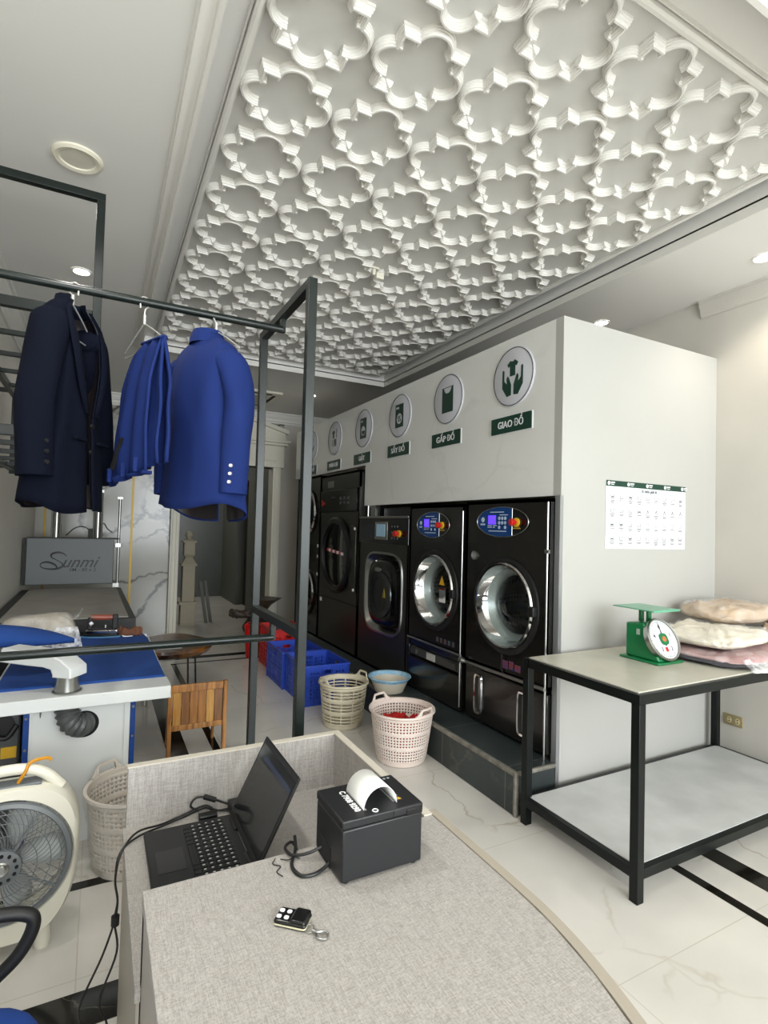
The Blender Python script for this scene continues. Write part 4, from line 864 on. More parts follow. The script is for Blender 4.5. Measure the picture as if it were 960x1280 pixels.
def hanger_parts(t, hw, drop, barz, m=None):
    m = m or mat('hanger_wire', '#c9c9c4', .35, .6)
    b = MB(); b.tube(bez([(0, -.019, barz-.03), (0, -.02, barz+.0), (0, -.012, barz+.017), (0, .004, barz+.0185), (0, .018, barz+.008), (0, .016, barz-.012), (0, .0, barz-.035), (0, 0, barz-drop)], 5), .0035, 7); obj('hook', b, m, t)
    return m
def jacket(t, cloth, back, hem, sh, half, opn, seed, button, cuff=(.25, -.05), drop=.035, thick=1.0, slv=.62, flare=1.1):
    # local x across shoulders, -y the front; z absolute (t at z=0)
    H = sh-hem; n = 48
    keys = [(0, flare, .118), (.25, flare*.92, .108), (.45, .98, .098), (.7, .97, .108), (.84, 1.0, .095), (.90, .98, .082), (.94, .88, .07), (.975, .66, .056), (1.0, .46, .048), (1.05, .36, .046)]
    def ring(z, inset=0):
        u = (z-hem)/H
        for (u0, a0, b0), (u1, a1, b1) in zip(keys, keys[1:]):
            if u <= u1: f = max(0, (u-u0)/(u1-u0)); break
        a = half*(a0+(a1-a0)*f)-inset; bb_ = thick*(b0+(b1-b0)*f)-inset*.8
        g = opn(u); out = []
        for k in range(n+1):
            th = -PI/2+g+(2*PI-2*g)*k/n; c_, s_ = math.cos(th), math.sin(th)
            wv = .012*noise.noise(V((c_*2.2+seed, s_*2.2, z*2.5)))+.008*math.sin(th*6+seed)*max(0, .6-u)
            dz = (-drop*max(0, -s_)**1.5+.012*math.cos(th*3+seed))*max(0, 1-u*4)
            out.append(V(((a+wv)*math.copysign(abs(c_)**.85, c_), (bb_+wv)*math.copysign(abs(s_)**.85, s_), z+dz)))
        return out
    us = [0, .04, .1, .2, .3, .4, .5, .6, .7, .78, .84, .88, .92, .95, .975, 1.0, 1.03]
    b = MB(); b.loft([ring(hem+u*H) for u in us], False); body = obj('body', b, cloth, t, solid=.005, smooth=80)
    b = MB(); b.loft([ring(hem+.006+u*H*.985, .010) for u in us[:-2]], False); obj('lining', b, LINING, body, smooth=80)
    for s_ in (1, -1):
        P = bez([(s_*half*.60, .0, sh-.105), (s_*half*.82, -.0, sh-.112), (s_*half*1.02, -.004, sh-.165), (s_*(half*.6+cuff[0]*.4+.008), -.012, sh-.29), (s_*(half*.2+cuff[0]*.8+.012), cuff[1]*.5, sh-.45), (s_*cuff[0], cuff[1], sh-slv)], 5)
        m_ = len(P); rings = []
        for k, p in enumerate(P):
            u = k/(m_-1); tt = (P[min(k+1, m_-1)]-P[max(k-1, 0)]).normalized(); nn = V((tt.z, 0, -tt.x)).normalized(); yy = tt.cross(nn)
            ra = (.035+.027*math.sin(PI/2*min(1, u*4)))-.008*u; rb = (.05+.028*math.sin(PI/2*min(1, u*4)))-.022*u
            w1 = lambda a: 1+.06*math.sin(a*3+u*11+seed)*min(1, u*2)
            rings.append([p+nn*ra*w1(a)*math.cos(a)+yy*rb*w1(a)*math.sin(a) for a in [2*PI*i/22 for i in range(22)]])
        b = MB(); b.loft(rings, True, True, False); R_ = rings[-1]
        cen = sum(R_, V())/len(R_); tt = (P[-1]-P[-2]).normalized(); b.loft([R_, [cen+(q-cen)*.92 for q in R_], [cen+(q-cen)*.86-tt*.05 for q in R_]], True, False, True)
        sl = obj('sleeve', b, cloth, t, smooth=80)
        for q in range(3):
            k = m_-2-q; p = P[k]; aa = (1.0 if s_ > 0 else PI-1.0) if back else (-1.25 if s_ > 0 else PI+1.25)
            d = V((math.cos(aa), math.sin(aa), 0)); f = p+V((.053*math.cos(aa), .056*math.sin(aa), -.012*q+.0))
            b = MB(); b.cyl(f-d*.004, f+d*.006, .008, .0065, 12); obj('cuff_button', b, button, sl)
    return body, ring
# navy jacket, front turned to the right of the camera
ang = math.atan2(.628-.233, .183)   # shoulder axis direction near -> far
def jk_open(u):
    return .06+.03*max(0, .25-u)*4 if u < .42 else .06+(u-.42)*1.5
t = thing('suit_jacket', 'dark navy suit jacket hanging open-fronted at the left of the rack', 'jacket', (-.128, 2.40, 0), math.atan2(.40, .19)-0)
hanger_m = mat('hanger_wire', '#c9c9c4', .35, .6)
bodyN, rg = jacket(t, NAVY, False, 1.55, 2.325, .150, jk_open, 4, RUB, cuff=(.225, -.02), drop=.03, thick=.85, slv=.68, flare=1.38)
b = MB()
for s_ in (1, -1):
    rows = []
    for k in range(9):
        u = .45+.55*k/8; r_ = rg(1.55+u*.77); p = r_[-1] if s_ < 0 else r_[0]; wl = .055*math.sin(PI*min(1, .15+k/8*.8))
        rows.append([p+V((0, -.008, 0)), p+V((s_*wl*.6, -.016, .0)), p+V((s_*wl, -.004, .005))])
    b.loft(rows, False)
obj('lapel', b, NAVY, bodyN, solid=.004, smooth=70)
b = MB()
for z in (1.86, 1.76): b.cyl((.02, -.083, z), (.02, -.093, z), .009, n=12)
obj('front_button', b, RUB, bodyN)
for s_ in (1, -1): b = MB(); b.box(s_*.085-.04, s_*.085+.04, -.108, -.092, 1.79, 1.803); obj('pocket_flap', b, NAVY, bodyN, bevel=.003)
def hanger(label, loc, rz, hw, z_sh, z_bar, bottom=None):
    t = thing('clothes_hanger', label, 'hanger', loc, rz, 'hangers on the rack bar')
    hanger_parts(t, hw, z_bar-z_sh, z_bar)
    b = MB(); zb = bottom if bottom else z_sh-.11
    b.tube(bez([(0, 0, z_sh), (hw*.5, 0, z_sh-.045), (hw, 0, zb+.02)], 6)+[V((hw-.004, 0, zb)), V((0, 0, zb)), V((-hw+.004, 0, zb))]+bez([(-hw, 0, zb+.02), (-hw*.5, 0, z_sh-.045), (0, 0, z_sh)], 6), .003, 7); obj('frame', b, hanger_m, t)
    b = MB(); b.cyl((0, 0, z_sh-.005), (0, 0, z_sh+.035), .006, n=10); obj('twist', b, hanger_m, t)
    return t
hanger('silver wire hanger holding the dark navy jacket', (-.123, 2.38, 0), math.atan2(.40, .19), .165, 2.325, 2.388, 2.20)
hanger('silver wire hanger holding the folded blue trousers', (.131, 2.38, 0), math.atan2(-.27, .115), .165, 2.30, 2.388, 2.185)
hanger('silver wire hanger inside the royal blue jacket', (.413, 2.38, 0), math.atan2(-.45, .25)+PI, .15, 2.325, 2.388, 2.21)
t = thing('suit_jacket', 'royal blue suit jacket seen from the back, nearest the right end of the rack', 'jacket', (.385, 2.42, 0), math.atan2(.45, -.25))
bodyB, rg = jacket(t, BLUEF, True, 1.565, 2.285, .175, lambda u: .10+.05*max(0, u-.6)*4, 11, mat('pearl_button', '#d8d6cf', .25, .3), cuff=(.215, .02), drop=.07, slv=.665, flare=1.3)
b = MB(); b.lathe([(.076, 2.265), (.074, 2.29), (.062, 2.325), (.052, 2.32), (.06, 2.265)], (0, .0, 0), 28); cb = obj('collar', b, BLUEF, bodyB)
# trousers folded over the hanger
t = thing('trousers', 'royal blue trousers folded over a wire hanger between the two jackets', 'trousers', (.131, 2.335, 0), math.atan2(-.27, .115))
def sheet(mb, top, bot, y0, ztop, zb0, zb1, seed, nfold, amp):
    rows = []
    for k in range(17):
        u = k/16; e = u**.38; row = []
        for i in range(33):
            q = i/32; zb = zb0+(zb1-zb0)*q; z = ztop-(ztop-zb)*u
            x = (top[0]+(top[1]-top[0])*q)*(1-e)+(bot[0]+(bot[1]-bot[0])*q)*e
            y = y0*min(1, .15+u*2.5)+amp*(.35+.65*u)*math.sin(q*nfold*PI+seed)+.012*noise.noise(V((q*3, u*3, seed)))*min(1, u*4)
            row.append(V((x, y, z)))
        rows.append(row)
    mb.loft(rows, False)
b = MB(); sheet(b, (.0, .15), (-.175, .12), -.034, 2.20, 1.645, 1.69, .4, 5, .013); obj('waist_half', b, BLUEF, t, solid=.010, smooth=80)
b = MB(); sheet(b, (.01, .155), (-.12, .17), .034, 2.20, 1.70, 1.725, 2, 5, .013); obj('leg', b, BLUEF, t, solid=.010, smooth=80)
b = MB(); sheet(b, (.005, .15), (-.10, .16), -.004, 2.195, 1.68, 1.72, 1, 5, .010); obj('leg', b, BLUEF, t, solid=.010, smooth=80)
b = MB(); rows = [[V((x, .012*math.cos(a), 2.195+.010*math.sin(a))) for a in [PI*k/8 for k in range(9)]] for x in [.0+.152*i/10 for i in range(11)]]; b.loft(rows, False); obj('fold', b, BLUEF, t, solid=.01, smooth=80)
b = MB(); b.prism([(-.14, 1.70), (-.06, 1.82), (-.045, 1.825), (-.075, 1.77), (-.115, 1.70)], -.056, -.045); lab(obj('pocket', b, DARK, t, smooth=0), 'dark open pocket slit')
b = MB(); sheet(b, (-.165, .115), (-.178, .12), -.041, 1.685, 1.638, 1.685, .4, 5, .013); wb = obj('waistband', b, BLUEF, t, solid=.012, smooth=80)
for x in (-.13, -.02, .08): b = MB(); b.box(x-.006, x+.006, -.066, -.05, 1.645+(x+.17)*.16, 1.70+(x+.17)*.16); obj('belt_loop', b, BLUEF, wb, bevel=.002)

# ================================================================ SLATTED STORAGE RACK above, left
t = thing('overhead_shelf', 'dark steel slatted shelving high on the left wall behind the jackets', 'shelf', (0, 0, 0))
SX0, SX1 = -.62, -.03
sb = lambda x0, x1, y0, y1, z0, z1, nm: obj(nm, (lambda q: q.box(x0, x1, y0, y1, z0, z1))(MB()), STEEL, t, bevel=.002)
sb(SX0, SX1, 2.76, 2.795, 2.955, 2.99, 'top_rail'); sb(SX1-.035, SX1, 2.76, 2.795, 1.83, 2.955, 'post'); sb(SX0, SX0+.035, 2.76, 2.795, 1.83, 2.955, 'post')
sb(SX1-.035, SX1, 4.9, 4.935, 1.83, 2.45, 'post'); sb(SX0, SX0+.035, 4.9, 4.935, 1.83, 2.45, 'post')
for z in (2.40, 1.85):
    sb(SX0+.035, SX1-.035, 2.76, 2.795, z, z+.045, 'front_rail'); sb(SX0, SX0+.035, 2.795, 4.9, z, z+.04, 'side_rail'); sb(SX1-.035, SX1, 2.795, 4.9, z, z+.04, 'side_rail'); sb(SX0+.035, SX1-.035, 4.9, 4.935, z, z+.045, 'back_rail')
    for k in range(4): y = 3.22+k*.43; sb(SX0+.035, SX1-.035, y, y+.025, z+.008, z+.033, 'slat')
for y in (3.5, 4.7):
    for z in (2.405, 1.855): sb(-.706, SX0, y, y+.03, z, z+.03, 'wall_bracket')

# ================================================================ IRONING TABLE
t = thing('ironing_table', 'white steel vacuum ironing table with blue pad and flexible duct below', 'ironing table', (0, 0, 0))
b = MB(); b.plate(-.247, .164, .0, .645, 2.908, circ(-.03, .54, .062, 32)); b.box(-.247, .164, 2.93, 3.9, .02, .64); b.box(-.247, -.235, 2.9, 2.93, 0, .645); b.box(.14, .164, 2.9, 2.93, 0, .645); obj('cabinet', b, WHITEP, t, smooth=0)
b = MB(); b.prism(circ(-.03, .54, .064, 32), 2.915, 2.928); obj('duct_opening', b, DARK, t)
for x in (.166, -.27):
    b = MB(); b.box(x, x+.022, 2.895, 2.93, .0, .645); bp_ = obj('corner_post', b, PBL, t, smooth=0)
    b = MB(); [b.cyl((x+.011, 2.896, z), (x+.011, 2.890, z), .006, n=10) for z in (.46, .60)]; obj('rivet', b, INOX, bp_)
b = MB(); b.box(-.42, .336, 2.812, 2.828, .645, .704); b.box(-.42, .336, 2.828, 2.99, .688, .704); b.box(-.42, -.405, 2.828, 4.2, .645, .687); b.box(.325, .336, 2.828, 4.2, .645, .687); b.box(-.405, .325, 4.17, 4.2, .645, .7); obj('rim_tray', b, WHITEP, t, bevel=.004)
b = MB(); b.prism([(-.40, 2.985), (.327, 2.985), (.318, 4.0), (.30, 4.14), (.24, 4.19), (-.35, 4.19), (-.40, 4.0)], .68, .715, 'xy'); lab(obj('pad', b, PAD, t, bevel=.012, seg=3), 'royal blue ironing pad')
b = MB(); 
for x in (-.2, .22): b.cyl((x, 2.82, .646), (x, 2.82, .62), .004, .002, n=8)
obj('clip', b, INOX, t)
b = MB(); b.lathe([(.06, 0), (.062, .006), (.052, .008), (.048, .05), (.048, .075)], (-.105, 2.90, .704), 32); obj('collar', b, INOX, t)
def arm():
    b = MB(); R = []
    path = [((-.098, 2.90), .775, 0, .055), ((-.098, 2.91), .80, .35, .055), ((-.125, 2.935), .83, .8, .055), ((-.165, 2.965), .845, 1.15, .053), ((-.24, 3.015), .85, 1.3, .052), ((-.36, 3.10), .858, 1.3, .05)]
    d = V((-.8, .6, 0)); n = V((.6, .8, 0))
    for (x, y), z, a, w_ in path:
        up = V((0, 0, 1))*math.sin(a)-d*math.cos(a) if a else -d
        c_ = V((x, y, z)); h = .05 if a < .5 else .034
        R.append([c_+n*w_+up*h, c_-n*w_+up*h, c_-n*w_-up*h, c_+n*w_-up*h])
    b.loft(R, True, True, True); return b
obj('swing_arm', arm(), WHITEP, t, bevel=.006, smooth=50)
b = MB(); R = []
for k in range(15):
    u = k/14; x = -.695+.60*u; hw = .135*math.sin(PI*min(1, .18+.82*(1-u)**.9*1))**.8*(1-u**6)+.004; hh = .085*(1-(u)**3.0)+.004
    cx_, cy_ = x, 3.36-.12*(u-.5)
    R.append([V((cx_, cy_+hw*math.cos(a), .865+hh*max(0, math.sin(a))+.02*min(0, math.sin(a)))) for a in [2*PI*i/24 for i in range(24)]])
b.loft(R, True, True, True); obj('sleeve_board', b, PAD, t, smooth=60)
b = MB(); R = []   # flexible duct
pth = bez([(-.10, 2.90, .69), (-.10, 2.885, .63), (-.085, 2.87, .575), (-.05, 2.885, .545), (-.03, 2.93, .54)], 12)
for i, p in enumerate(pth):
    r = .05+.005*math.sin(i*1.55)
    tt = (pth[min(i+1, len(pth)-1)]-pth[max(i-1, 0)]).normalized(); a = V((1, 0, 0)); a = (a-tt*a.dot(tt)).normalized(); b_ = tt.cross(a)
    R.append([p+a*r*math.cos(q)+b_*r*math.sin(q) for q in [2*PI*k/20 for k in range(20)]])
b.loft(R); obj('flexible_duct', b, mat('duct_grey', '#5d5f5f', .5, .4), t, smooth=60)
b = MB(); b.box(-.66, -.29, 3.0, 3.7, .1, .60); bo = obj('boiler_unit', b, mat('boiler_grey', '#55585a', .4, .4), t, bevel=.01)
b = MB(); b.box(-.36, -.30, 2.993, 3.0, .40, .45); lab(obj('rating_plate', b, YEL, bo, smooth=0), 'yellow rating plate')
b = MB(); b.cyl((-.36, 2.99, .55), (-.36, 3.0, .55), .05, n=20); b.tube(bez([(-.40, 2.98, .52), (-.34, 2.97, .50), (-.30, 2.98, .55)], 6), .012, 8); obj('pump_fitting', b, RUB, bo)
b = MB(); [b.box(x, x+.03, y, y+.03, 0, .1) for x in (-.65, -.33) for y in (3.02, 3.64)]; obj('boiler_foot', b, RUB, bo, smooth=0)
# iron
t = thing('steam_iron', 'electric iron with reddish handle on the far end of the blue ironing pad', 'iron', (.04, 4.11, .7155), 0)
def sole(f, x0=-.115, x1=.10): return [(x0+.0*f, 0)]+[(x0+(x1-x0)*u, -.055*f*math.sin(PI*.5*min(1, u*1.35))**.8) for u in (.12, .3, .5, .75, .95)]+[(x1, -.045*f), (x1, .045*f)]+[(x0+(x1-x0)*u, .055*f*math.sin(PI*.5*min(1, u*1.35))**.8) for u in (.95, .75, .5, .3, .12)]
b = MB(); b.prism(sole(1.15, -.125, .112), 0, .008, 'xy'); obj('rest_mat', b, mat('iron_mat', '#4c7fa3', .6), t)
b = MB(); b.prism(sole(1.02), .008, .022, 'xy'); obj('soleplate', b, mat('sole_dark', '#2e3130', .3, .6), t, bevel=.003)
b = MB(); b.prism(sole(.95, -.10, .10), .022, .05, 'xy'); obj('housing', b, CHROME, t, bevel=.01)
b = MB(); b.box(-.07, .06, -.03, .03, .05, .062); b.box(-.085, -.055, -.018, .018, .05, .13); b.box(.06, .095, -.02, .02, .05, .145); obj('bracket', b, RUB, t, bevel=.005)
b = MB(); b.cyl((-.07, 0, .132), (.075, 0, .125), .019, .017, n=16); lab(obj('handle', b, mat('iron_handle', '#a5503f', .35, hex2='#7d4a36', vscale=12), t), 'reddish brown handle')
b = MB(); b.cyl((-.07, -.02, .10), (-.06, -.026, .085), .012, n=12); b.cyl((.02, -.03, .062), (.02, -.03, .08), .004, n=8); obj('steam_knob', b, WHT, t)
t = thing('folded_rag', 'small brown rag beside the iron on the blue pad corner', 'cloth', (.215, 4.09, .7155))
b = MB(); pillow(b, (0, 0, 0), .075, .05, .022, 4, amp=.035, px=2.5, fr=13); obj('brown_cloth', b, BROWN, t); b = MB(); pillow(b, (-.02, -.03, 0), .035, .015, .008, 6, amp=.01, px=2.5); obj('white_edge', b, WHT, t)

# ================================================================ PRESS
t = thing('pneumatic_press', 'grey pneumatic pressing machine with raised head lettered Sunmi and cloth-covered bed', 'press', (0, 0, 0))
b = MB(); b.prism([(-.69, 4.62), (.275, 4.60), (.235, 6.75), (-.69, 6.75)], .66, .745, 'xy'); obj('bed_frame', b, mat('press_edge', '#2b2c2c', .5), t, smooth=0)
b = MB(); b.prism([(-.62, 4.68), (.225, 4.66), (.19, 6.70), (-.62, 6.70)], .745, .756, 'xy'); lab(obj('bed_cover', b, PRESSC, t, bevel=.004), 'pale grey cloth bed cover')
b = MB(); b.box(-.6, .2, 4.7, 6.6, .05, .66); obj('cabinet', b, mat('press_cabinet', '#17181a', .5), t, smooth=0)
b = MB(); b.box(-.667, .15, 6.68, 6.80, .80, 1.292); hd = obj('head', b, PRESSG, t, bevel=.008)
b = MB(); b.box(-.69, -.667, 6.67, 6.8, .80, 1.29); b.box(-.667, .2, 6.69, 6.8, 1.286, 1.30); obj('head_edge', b, RUB, hd, smooth=0)
b = MB(); text_into(b, 'unmi', .17, MF(-.185, 6.679, 1.035), .006, .45, .002, fit=.35)
S = [(-.30, 0, 1.105), (-.33, 0, 1.13), (-.38, 0, 1.142), (-.435, 0, 1.125), (-.435, 0, 1.09), (-.38, 0, 1.055), (-.335, 0, 1.02), (-.345, 0, .985), (-.41, 0, .965), (-.49, 0, .972), (-.535, 0, 1.0), (-.52, 0, 1.03), (-.47, 0, 1.04), (-.41, 0, 1.015), (-.385, 0, .985), (-.40, 0, .972)]
b.tube(bez([(x, 6.678, z) for x, _, z in S], 6), lambda u: .0035+.006*math.sin(PI*u*3)**2, 6)
text_into(b, 'SM - 80 x 2', .05, MF(-.145, 6.679, .955), .006, .1, .002, fit=.25); obj('lettering', b, mat('press_ink', '#0d0d0e', .4), hd, smooth=0)
for x in (-.41, -.018):
    b = MB(); b.cyl((x, 6.76, 1.29), (x, 6.76, 1.80), .032, n=20); [b.cyl((x+sx*.04, 6.76+sy*.03, 1.29), (x+sx*.04, 6.76+sy*.03, 1.80), .007, n=8) for sx in (-1, 1) for sy in (-1, 1)]; b.box(x-.05, x+.05, 6.72, 6.8, 1.8, 1.83); obj('cylinder', b, INOX, t)
b = MB(); b.cyl((.195, 6.74, .76), (.195, 6.74, 1.735), .014, n=14); b.box(.17, .22, 6.72, 6.76, 1.735, 1.76); b.box(.165, .215, 6.72, 6.79, 1.2, 1.24); b.box(.15, .21, 6.70, 6.8, .757, .80); obj('guide_rod', b, INOX, t)
b = MB(); b.box(-.11, -.06, 6.74, 6.80, 1.30, 1.40); b.tube(bez([(-.09, 6.77, 1.38), (-.16, 6.78, 1.42), (-.24, 6.78, 1.40), (-.32, 6.78, 1.32)], 6), .006, 6); b.tube(bez([(-.07, 6.77, 1.38), (.03, 6.78, 1.46), (.08, 6.78, 1.40), (.13, 6.78, 1.36)], 6), .006, 6); obj('air_valve', b, RUB, t)
# plastic wrapped linen on the far left of the ironing pad
t = bag('linen_bag', 'clear plastic pack of pale folded linen behind the blue sleeve board', (-.31, 3.97, .7155), .20, .13, .095, mat('linen_dull', '#b5ad9e', .85, var=.1, vscale=16, bump=.7, bscale=26), 15, .02, amp=.012)
b = MB(); b.loft([[V((.19, -.05, .15)), V((.19, .05, .16))], [V((.215, -.04, .17)), V((.215, .04, .18))], [V((.235, -.03, .215)), V((.23, .03, .22))]], False); obj('bag_tail', b, FILM2, t)
b = MB(); b.loft([[V((-.19+.4*i/8, -.125-.004*math.sin(i*2), .12)) for i in range(9)], [V((-.2+.43*i/8, -.150-.008*math.sin(i*2), .05)) for i in range(9)], [V((-.2+.44*i/8, -.165-.01*math.sin(i*2.4), .004)) for i in range(9)]], False); obj('plastic_front', b, FILM2, t, smooth=80)

# ================================================================ CRATES, BASKETS, BASIN
def crate(name, label, loc, W, D, H, m, rz=0, group=None):
    t = thing(name, label, 'crate', loc, rz, group)
    def side(p0, p1, nm, tall=True):
        p0, p1 = V(p0), V(p1); L_ = (p1-p0).length; nx_, nz_ = max(8, int(L_/.014)), 22; b = MB()
        e = (p1-p0)/nx_
        G = [[b.v(p0+e*i+V((0, 0, H*j/nz_))) for i in range(nx_+1)] for j in range(nz_+1)]
        for j in range(nz_):
            for i in range(nx_):
                u = (i+.5)/nx_; hand = abs(u-.5)*L_ < .05 and 17 <= j <= 18
                hole = (j in (4, 6, 8, 11, 13, 15)) and i % 2 == 1 and .06 < u < .94 and not (abs(u-.33) < .03 or abs(u-.66) < .03)
                if j in (17, 18) and i % 2 == 1 and (.06 < u < .3 or .7 < u < .94): hole = j == 17
                if hand or hole: continue
                b.f([G[j][i], G[j][i+1], G[j+1][i+1], G[j+1][i]])
        obj(nm, b, m, t, solid=.006, smooth=0)
    c_ = [(0, 0, 0), (W, 0, 0), (W, D, 0), (0, D, 0)]
    for a in range(4): side(c_[a], c_[(a+1) % 4], 'side_wall')
    b = MB(); b.box(0, W, 0, D, 0, .008); obj('bottom', b, m, t, smooth=0)
    b = MB(); 
    for z0, z1, g in ((H-.018, H, .014), (H*.47, H*.5, .008), (H*.1, H*.12, .006), (H*.72, H*.735, .006)):
        b.box(-g, W+g, -g, 0.0, z0, z1); b.box(-g, W+g, D, D+g, z0, z1); b.box(-g, 0, 0, D, z0, z1); b.box(W, W+g, 0, D, z0, z1)
    obj('rim', b, m, t, bevel=.002)
    b = MB()
    for k in range(1, 5):
        for y in (-.007, D+.001): b.box(W*k/5-.004, W*k/5+.004, y, y+.006, .01, H-.02)
        for x in (-.007, W+.001): b.box(x, x+.006, D*k/5-.004, D*k/5+.004, .01, H-.02)
    for x, y in ((0, 0), (W, 0), (0, D), (W, D)): b.cyl((x, y, 0), (x, y, H-.01), .009, n=10)
    obj('rib', b, m, t, smooth=0)
crate('plastic_crate', 'blue plastic crate closest to the beige basket, in front of the other blue crate', (1.55, 4.262, 0), .385, .50, .335, CRATE)
crate('plastic_crate', 'second blue plastic crate, behind the first one and partly behind the rack post', (1.525, 4.80, 0), .385, .50, .335, CRATE)
crate('plastic_crate', 'red perforated crate standing behind the two blue crates', (1.60, 5.42, 0), .35, .45, .42, RED)
t = thing('red_pail', 'small red plastic pail in the distance left of the red crate', 'pail', (1.58, 6.12, 0))
b = MB(); b.lathe([(.001, .01), (.07, .0), (.09, .27), (.09, .33), (.1, .335), (.1, .35), (.088, .345), (.08, .3), (.06, .02)], (0, 0, 0), 28); obj('body', b, RED, t)
b = MB(); b.tube([(.095*math.cos(a), 0, .34+.05*math.sin(a)) for a in [PI*k/14 for k in range(15)]], .006, 6); obj('bail_handle', b, RED, t)
basket('laundry_basket', 'beige perforated round basket by the blue crate', (1.69, 3.80, 0), .145, .18, .325, BASK, (.2, PI+.2), rows=24, hw=5, rib=10)
t2 = basket('laundry_basket', 'pale pinkish perforated basket with red cloth inside, next to the stone step', (1.795, 3.085, 0), .158, .205, .325, BASKP, (-1.25, PI-1.25), rows=30)
t = thing('red_cloth', 'bright red cloth heaped inside the pale pinkish basket', 'cloth', (1.80, 3.085, .02))
b = MB(); pillow(b, (0, 0, 0), .13, .13, .125, 2, 2.2, .03, 36, 14, 9); b2 = obj('heap', b, mat('red_cloth', '#b3120f', .8), t, smooth=60)
b = MB(); pillow(b, (.05, -.06, .15), .07, .05, .05, 6, 2.2, .03, 26, 10, 14); pillow(b, (-.03, .05, .17), .08, .05, .045, 9, 2.2, .03, 26, 10, 14); obj('fold', b, mat('red_cloth', '#b3120f', .8), t, smooth=60)
t = thing('wash_basin', 'round wash basin with blue rim and cream bowl on the stone step', 'basin', (2.05, 3.73, .2295)); t.scale = (.93, .93, .95)
b = MB(); b.lathe([(.001, .006), (.11, .006), (.15, .09), (.158, .092), (.118, .0), (.001, .0)], (0, 0, 0), 44); obj('bowl', b, mat('basin_cream', '#cfc6b4', .35), t)
b = MB(); b.lathe([(.15, .09), (.165, .118), (.18, .12), (.182, .114), (.17, .108), (.158, .088)], (0, 0, 0), 44); lab(obj('rim', b, mat('basin_blue', '#7fb0cf', .3, hex2='#a9cbdc', vscale=25), t), 'pale blue rim')

# ================================================================ WOODEN CHAIR AND TABLE
t = thing('folding_chair', 'low slatted wooden chair seen from behind, left of the rack post', 'chair', (.43, 3.60, 0))
for x in (0, .337):
    b = MB(); b.prism([(-.0, .0), (.025, .0), (.05, .24), (.035, .475), (.0, .475), (.018, .24)], x-.013, x+.013, 'yz'); obj('back_leg', b, WOODC, t, bevel=.003)
    b = MB(); b.prism([(.30, .0), (.325, .0), (.27, .25), (.24, .25)], x-.009+(.02 if x == 0 else -.02), x+.009+(.02 if x == 0 else -.02), 'yz'); obj('front_leg', b, WOODC, t, bevel=.003)
b = MB(); b.box(.013, .324, .012, .034, .425, .472); obj('top_rail', b, WOODC, t, bevel=.004)
b = MB(); b.box(.013, .324, .018, .04, .185, .22); obj('lower_rail', b, WOODC, t, bevel=.004)
for k in range(6):
    b = MB(); b.box(.018+k*.0505, .0655+k*.0505, .02, .03, .22, .425); o = obj('back_slat', b, mat(('slat_wood_light', 'slat_wood_mid', 'slat_wood_dark')[(k*2+k//3) % 3], ('#a8732f', '#8b5a28', '#6e4420')[(k*2+k//3) % 3], .4, hex2=('#c79a52', '#a97236', '#855729')[(k*2+k//3) % 3], vscale=9, stretch=(5, 1, .6)), t, bevel=.002)
for k in range(5): b = MB(); b.box(.02, .317, .05+k*.045, .088+k*.045, .235, .25); obj('seat_slat', b, WOODC, t, bevel=.002)
t = thing('live_edge_table', 'dark live-edge wooden slab table on thin black legs behind the small chair', 'table', (.60, 5.15, 0))
pts = []
for k in range(36):
    a = 2*PI*k/36; r = 1+.18*noise.noise(V((math.cos(a)*1.6, math.sin(a)*1.6, 4)))+.05*noise.noise(V((math.cos(a)*6, math.sin(a)*6, 1)))
    pts.append((.33*r*math.cos(a), .42*r*math.sin(a)))
b = MB(); b.loft([[V((x*f, y*f, z)) for x, y in pts] for f, z in ((.72, .345), (.93, .36), (1.0, .40), (.97, .425))], True, True, True); obj('slab', b, WOODL, t, smooth=50)
for x, y in ((.24, .1), (-.2, .22), (-.2, -.22), (.12, -.28)):
    b = MB(); b.tube([(x, y, 0), (x*.92, y*.92, .36)], .008, 8); obj('leg', b, RUB, t)
t = thing('paper_sheet', 'white sheet of paper lying on the live-edge table', 'paper', (.56, 4.96, .4262)); b = MB(); b.box(-.1, .1, -.07, .07, 0, .002); obj('sheet', b, PAPER, t, smooth=0)

# ================================================================ CORRIDOR THINGS
t = thing('newel_post', 'carved pale stone newel post with ball finial in the far doorway', 'post', (1.18, 8.4, 0))
def stack(mb, L_):
    for z0, z1, h0, h1 in L_: mb.loft([[V((-h0, -h0, z0)), V((h0, -h0, z0)), V((h0, h0, z0)), V((-h0, h0, z0))], [V((-h1, -h1, z1)), V((h1, -h1, z1)), V((h1, h1, z1)), V((-h1, h1, z1))]], True, True, True)
b = MB(); stack(b, [(0, .02, .11, .11), (.02, .30, .10, .10), (.30, .34, .13, .13), (.34, .86, .085, .085), (.86, .89, .11, .11), (.89, .98, .10, .05), (.98, 1.02, .05, .08), (1.02, 1.20, .075, .075), (1.20, 1.225, .095, .095), (1.225, 1.25, .06, .04)]); obj('shaft', b, STONEW, t, smooth=0, bevel=.004)
b = MB(); b.lathe([(.001, 1.24), (.03, 1.25), (.06, 1.30), (.05, 1.35), (.001, 1.375)], (0, 0, 0), 20); obj('ball_finial', b, STONEW, t)
for dx, dy, lb in ((0, 0, 'left one of two thin dark planks leaning beside the stone newel post'), (.075, .06, 'right one of two thin dark planks leaning beside the stone newel post')):
    t = thing('plank', lb, 'plank', (1.44+dx, 8.40+dy, 0), 0, 'planks beside the newel post')
    b = MB(); b.prism([(-.10, .62), (-.055, .62), (.045, 0), (.0, 0)], .0, .03); obj('board', b, mat('grey_plank', '#5b5b55', .6), t, smooth=0)
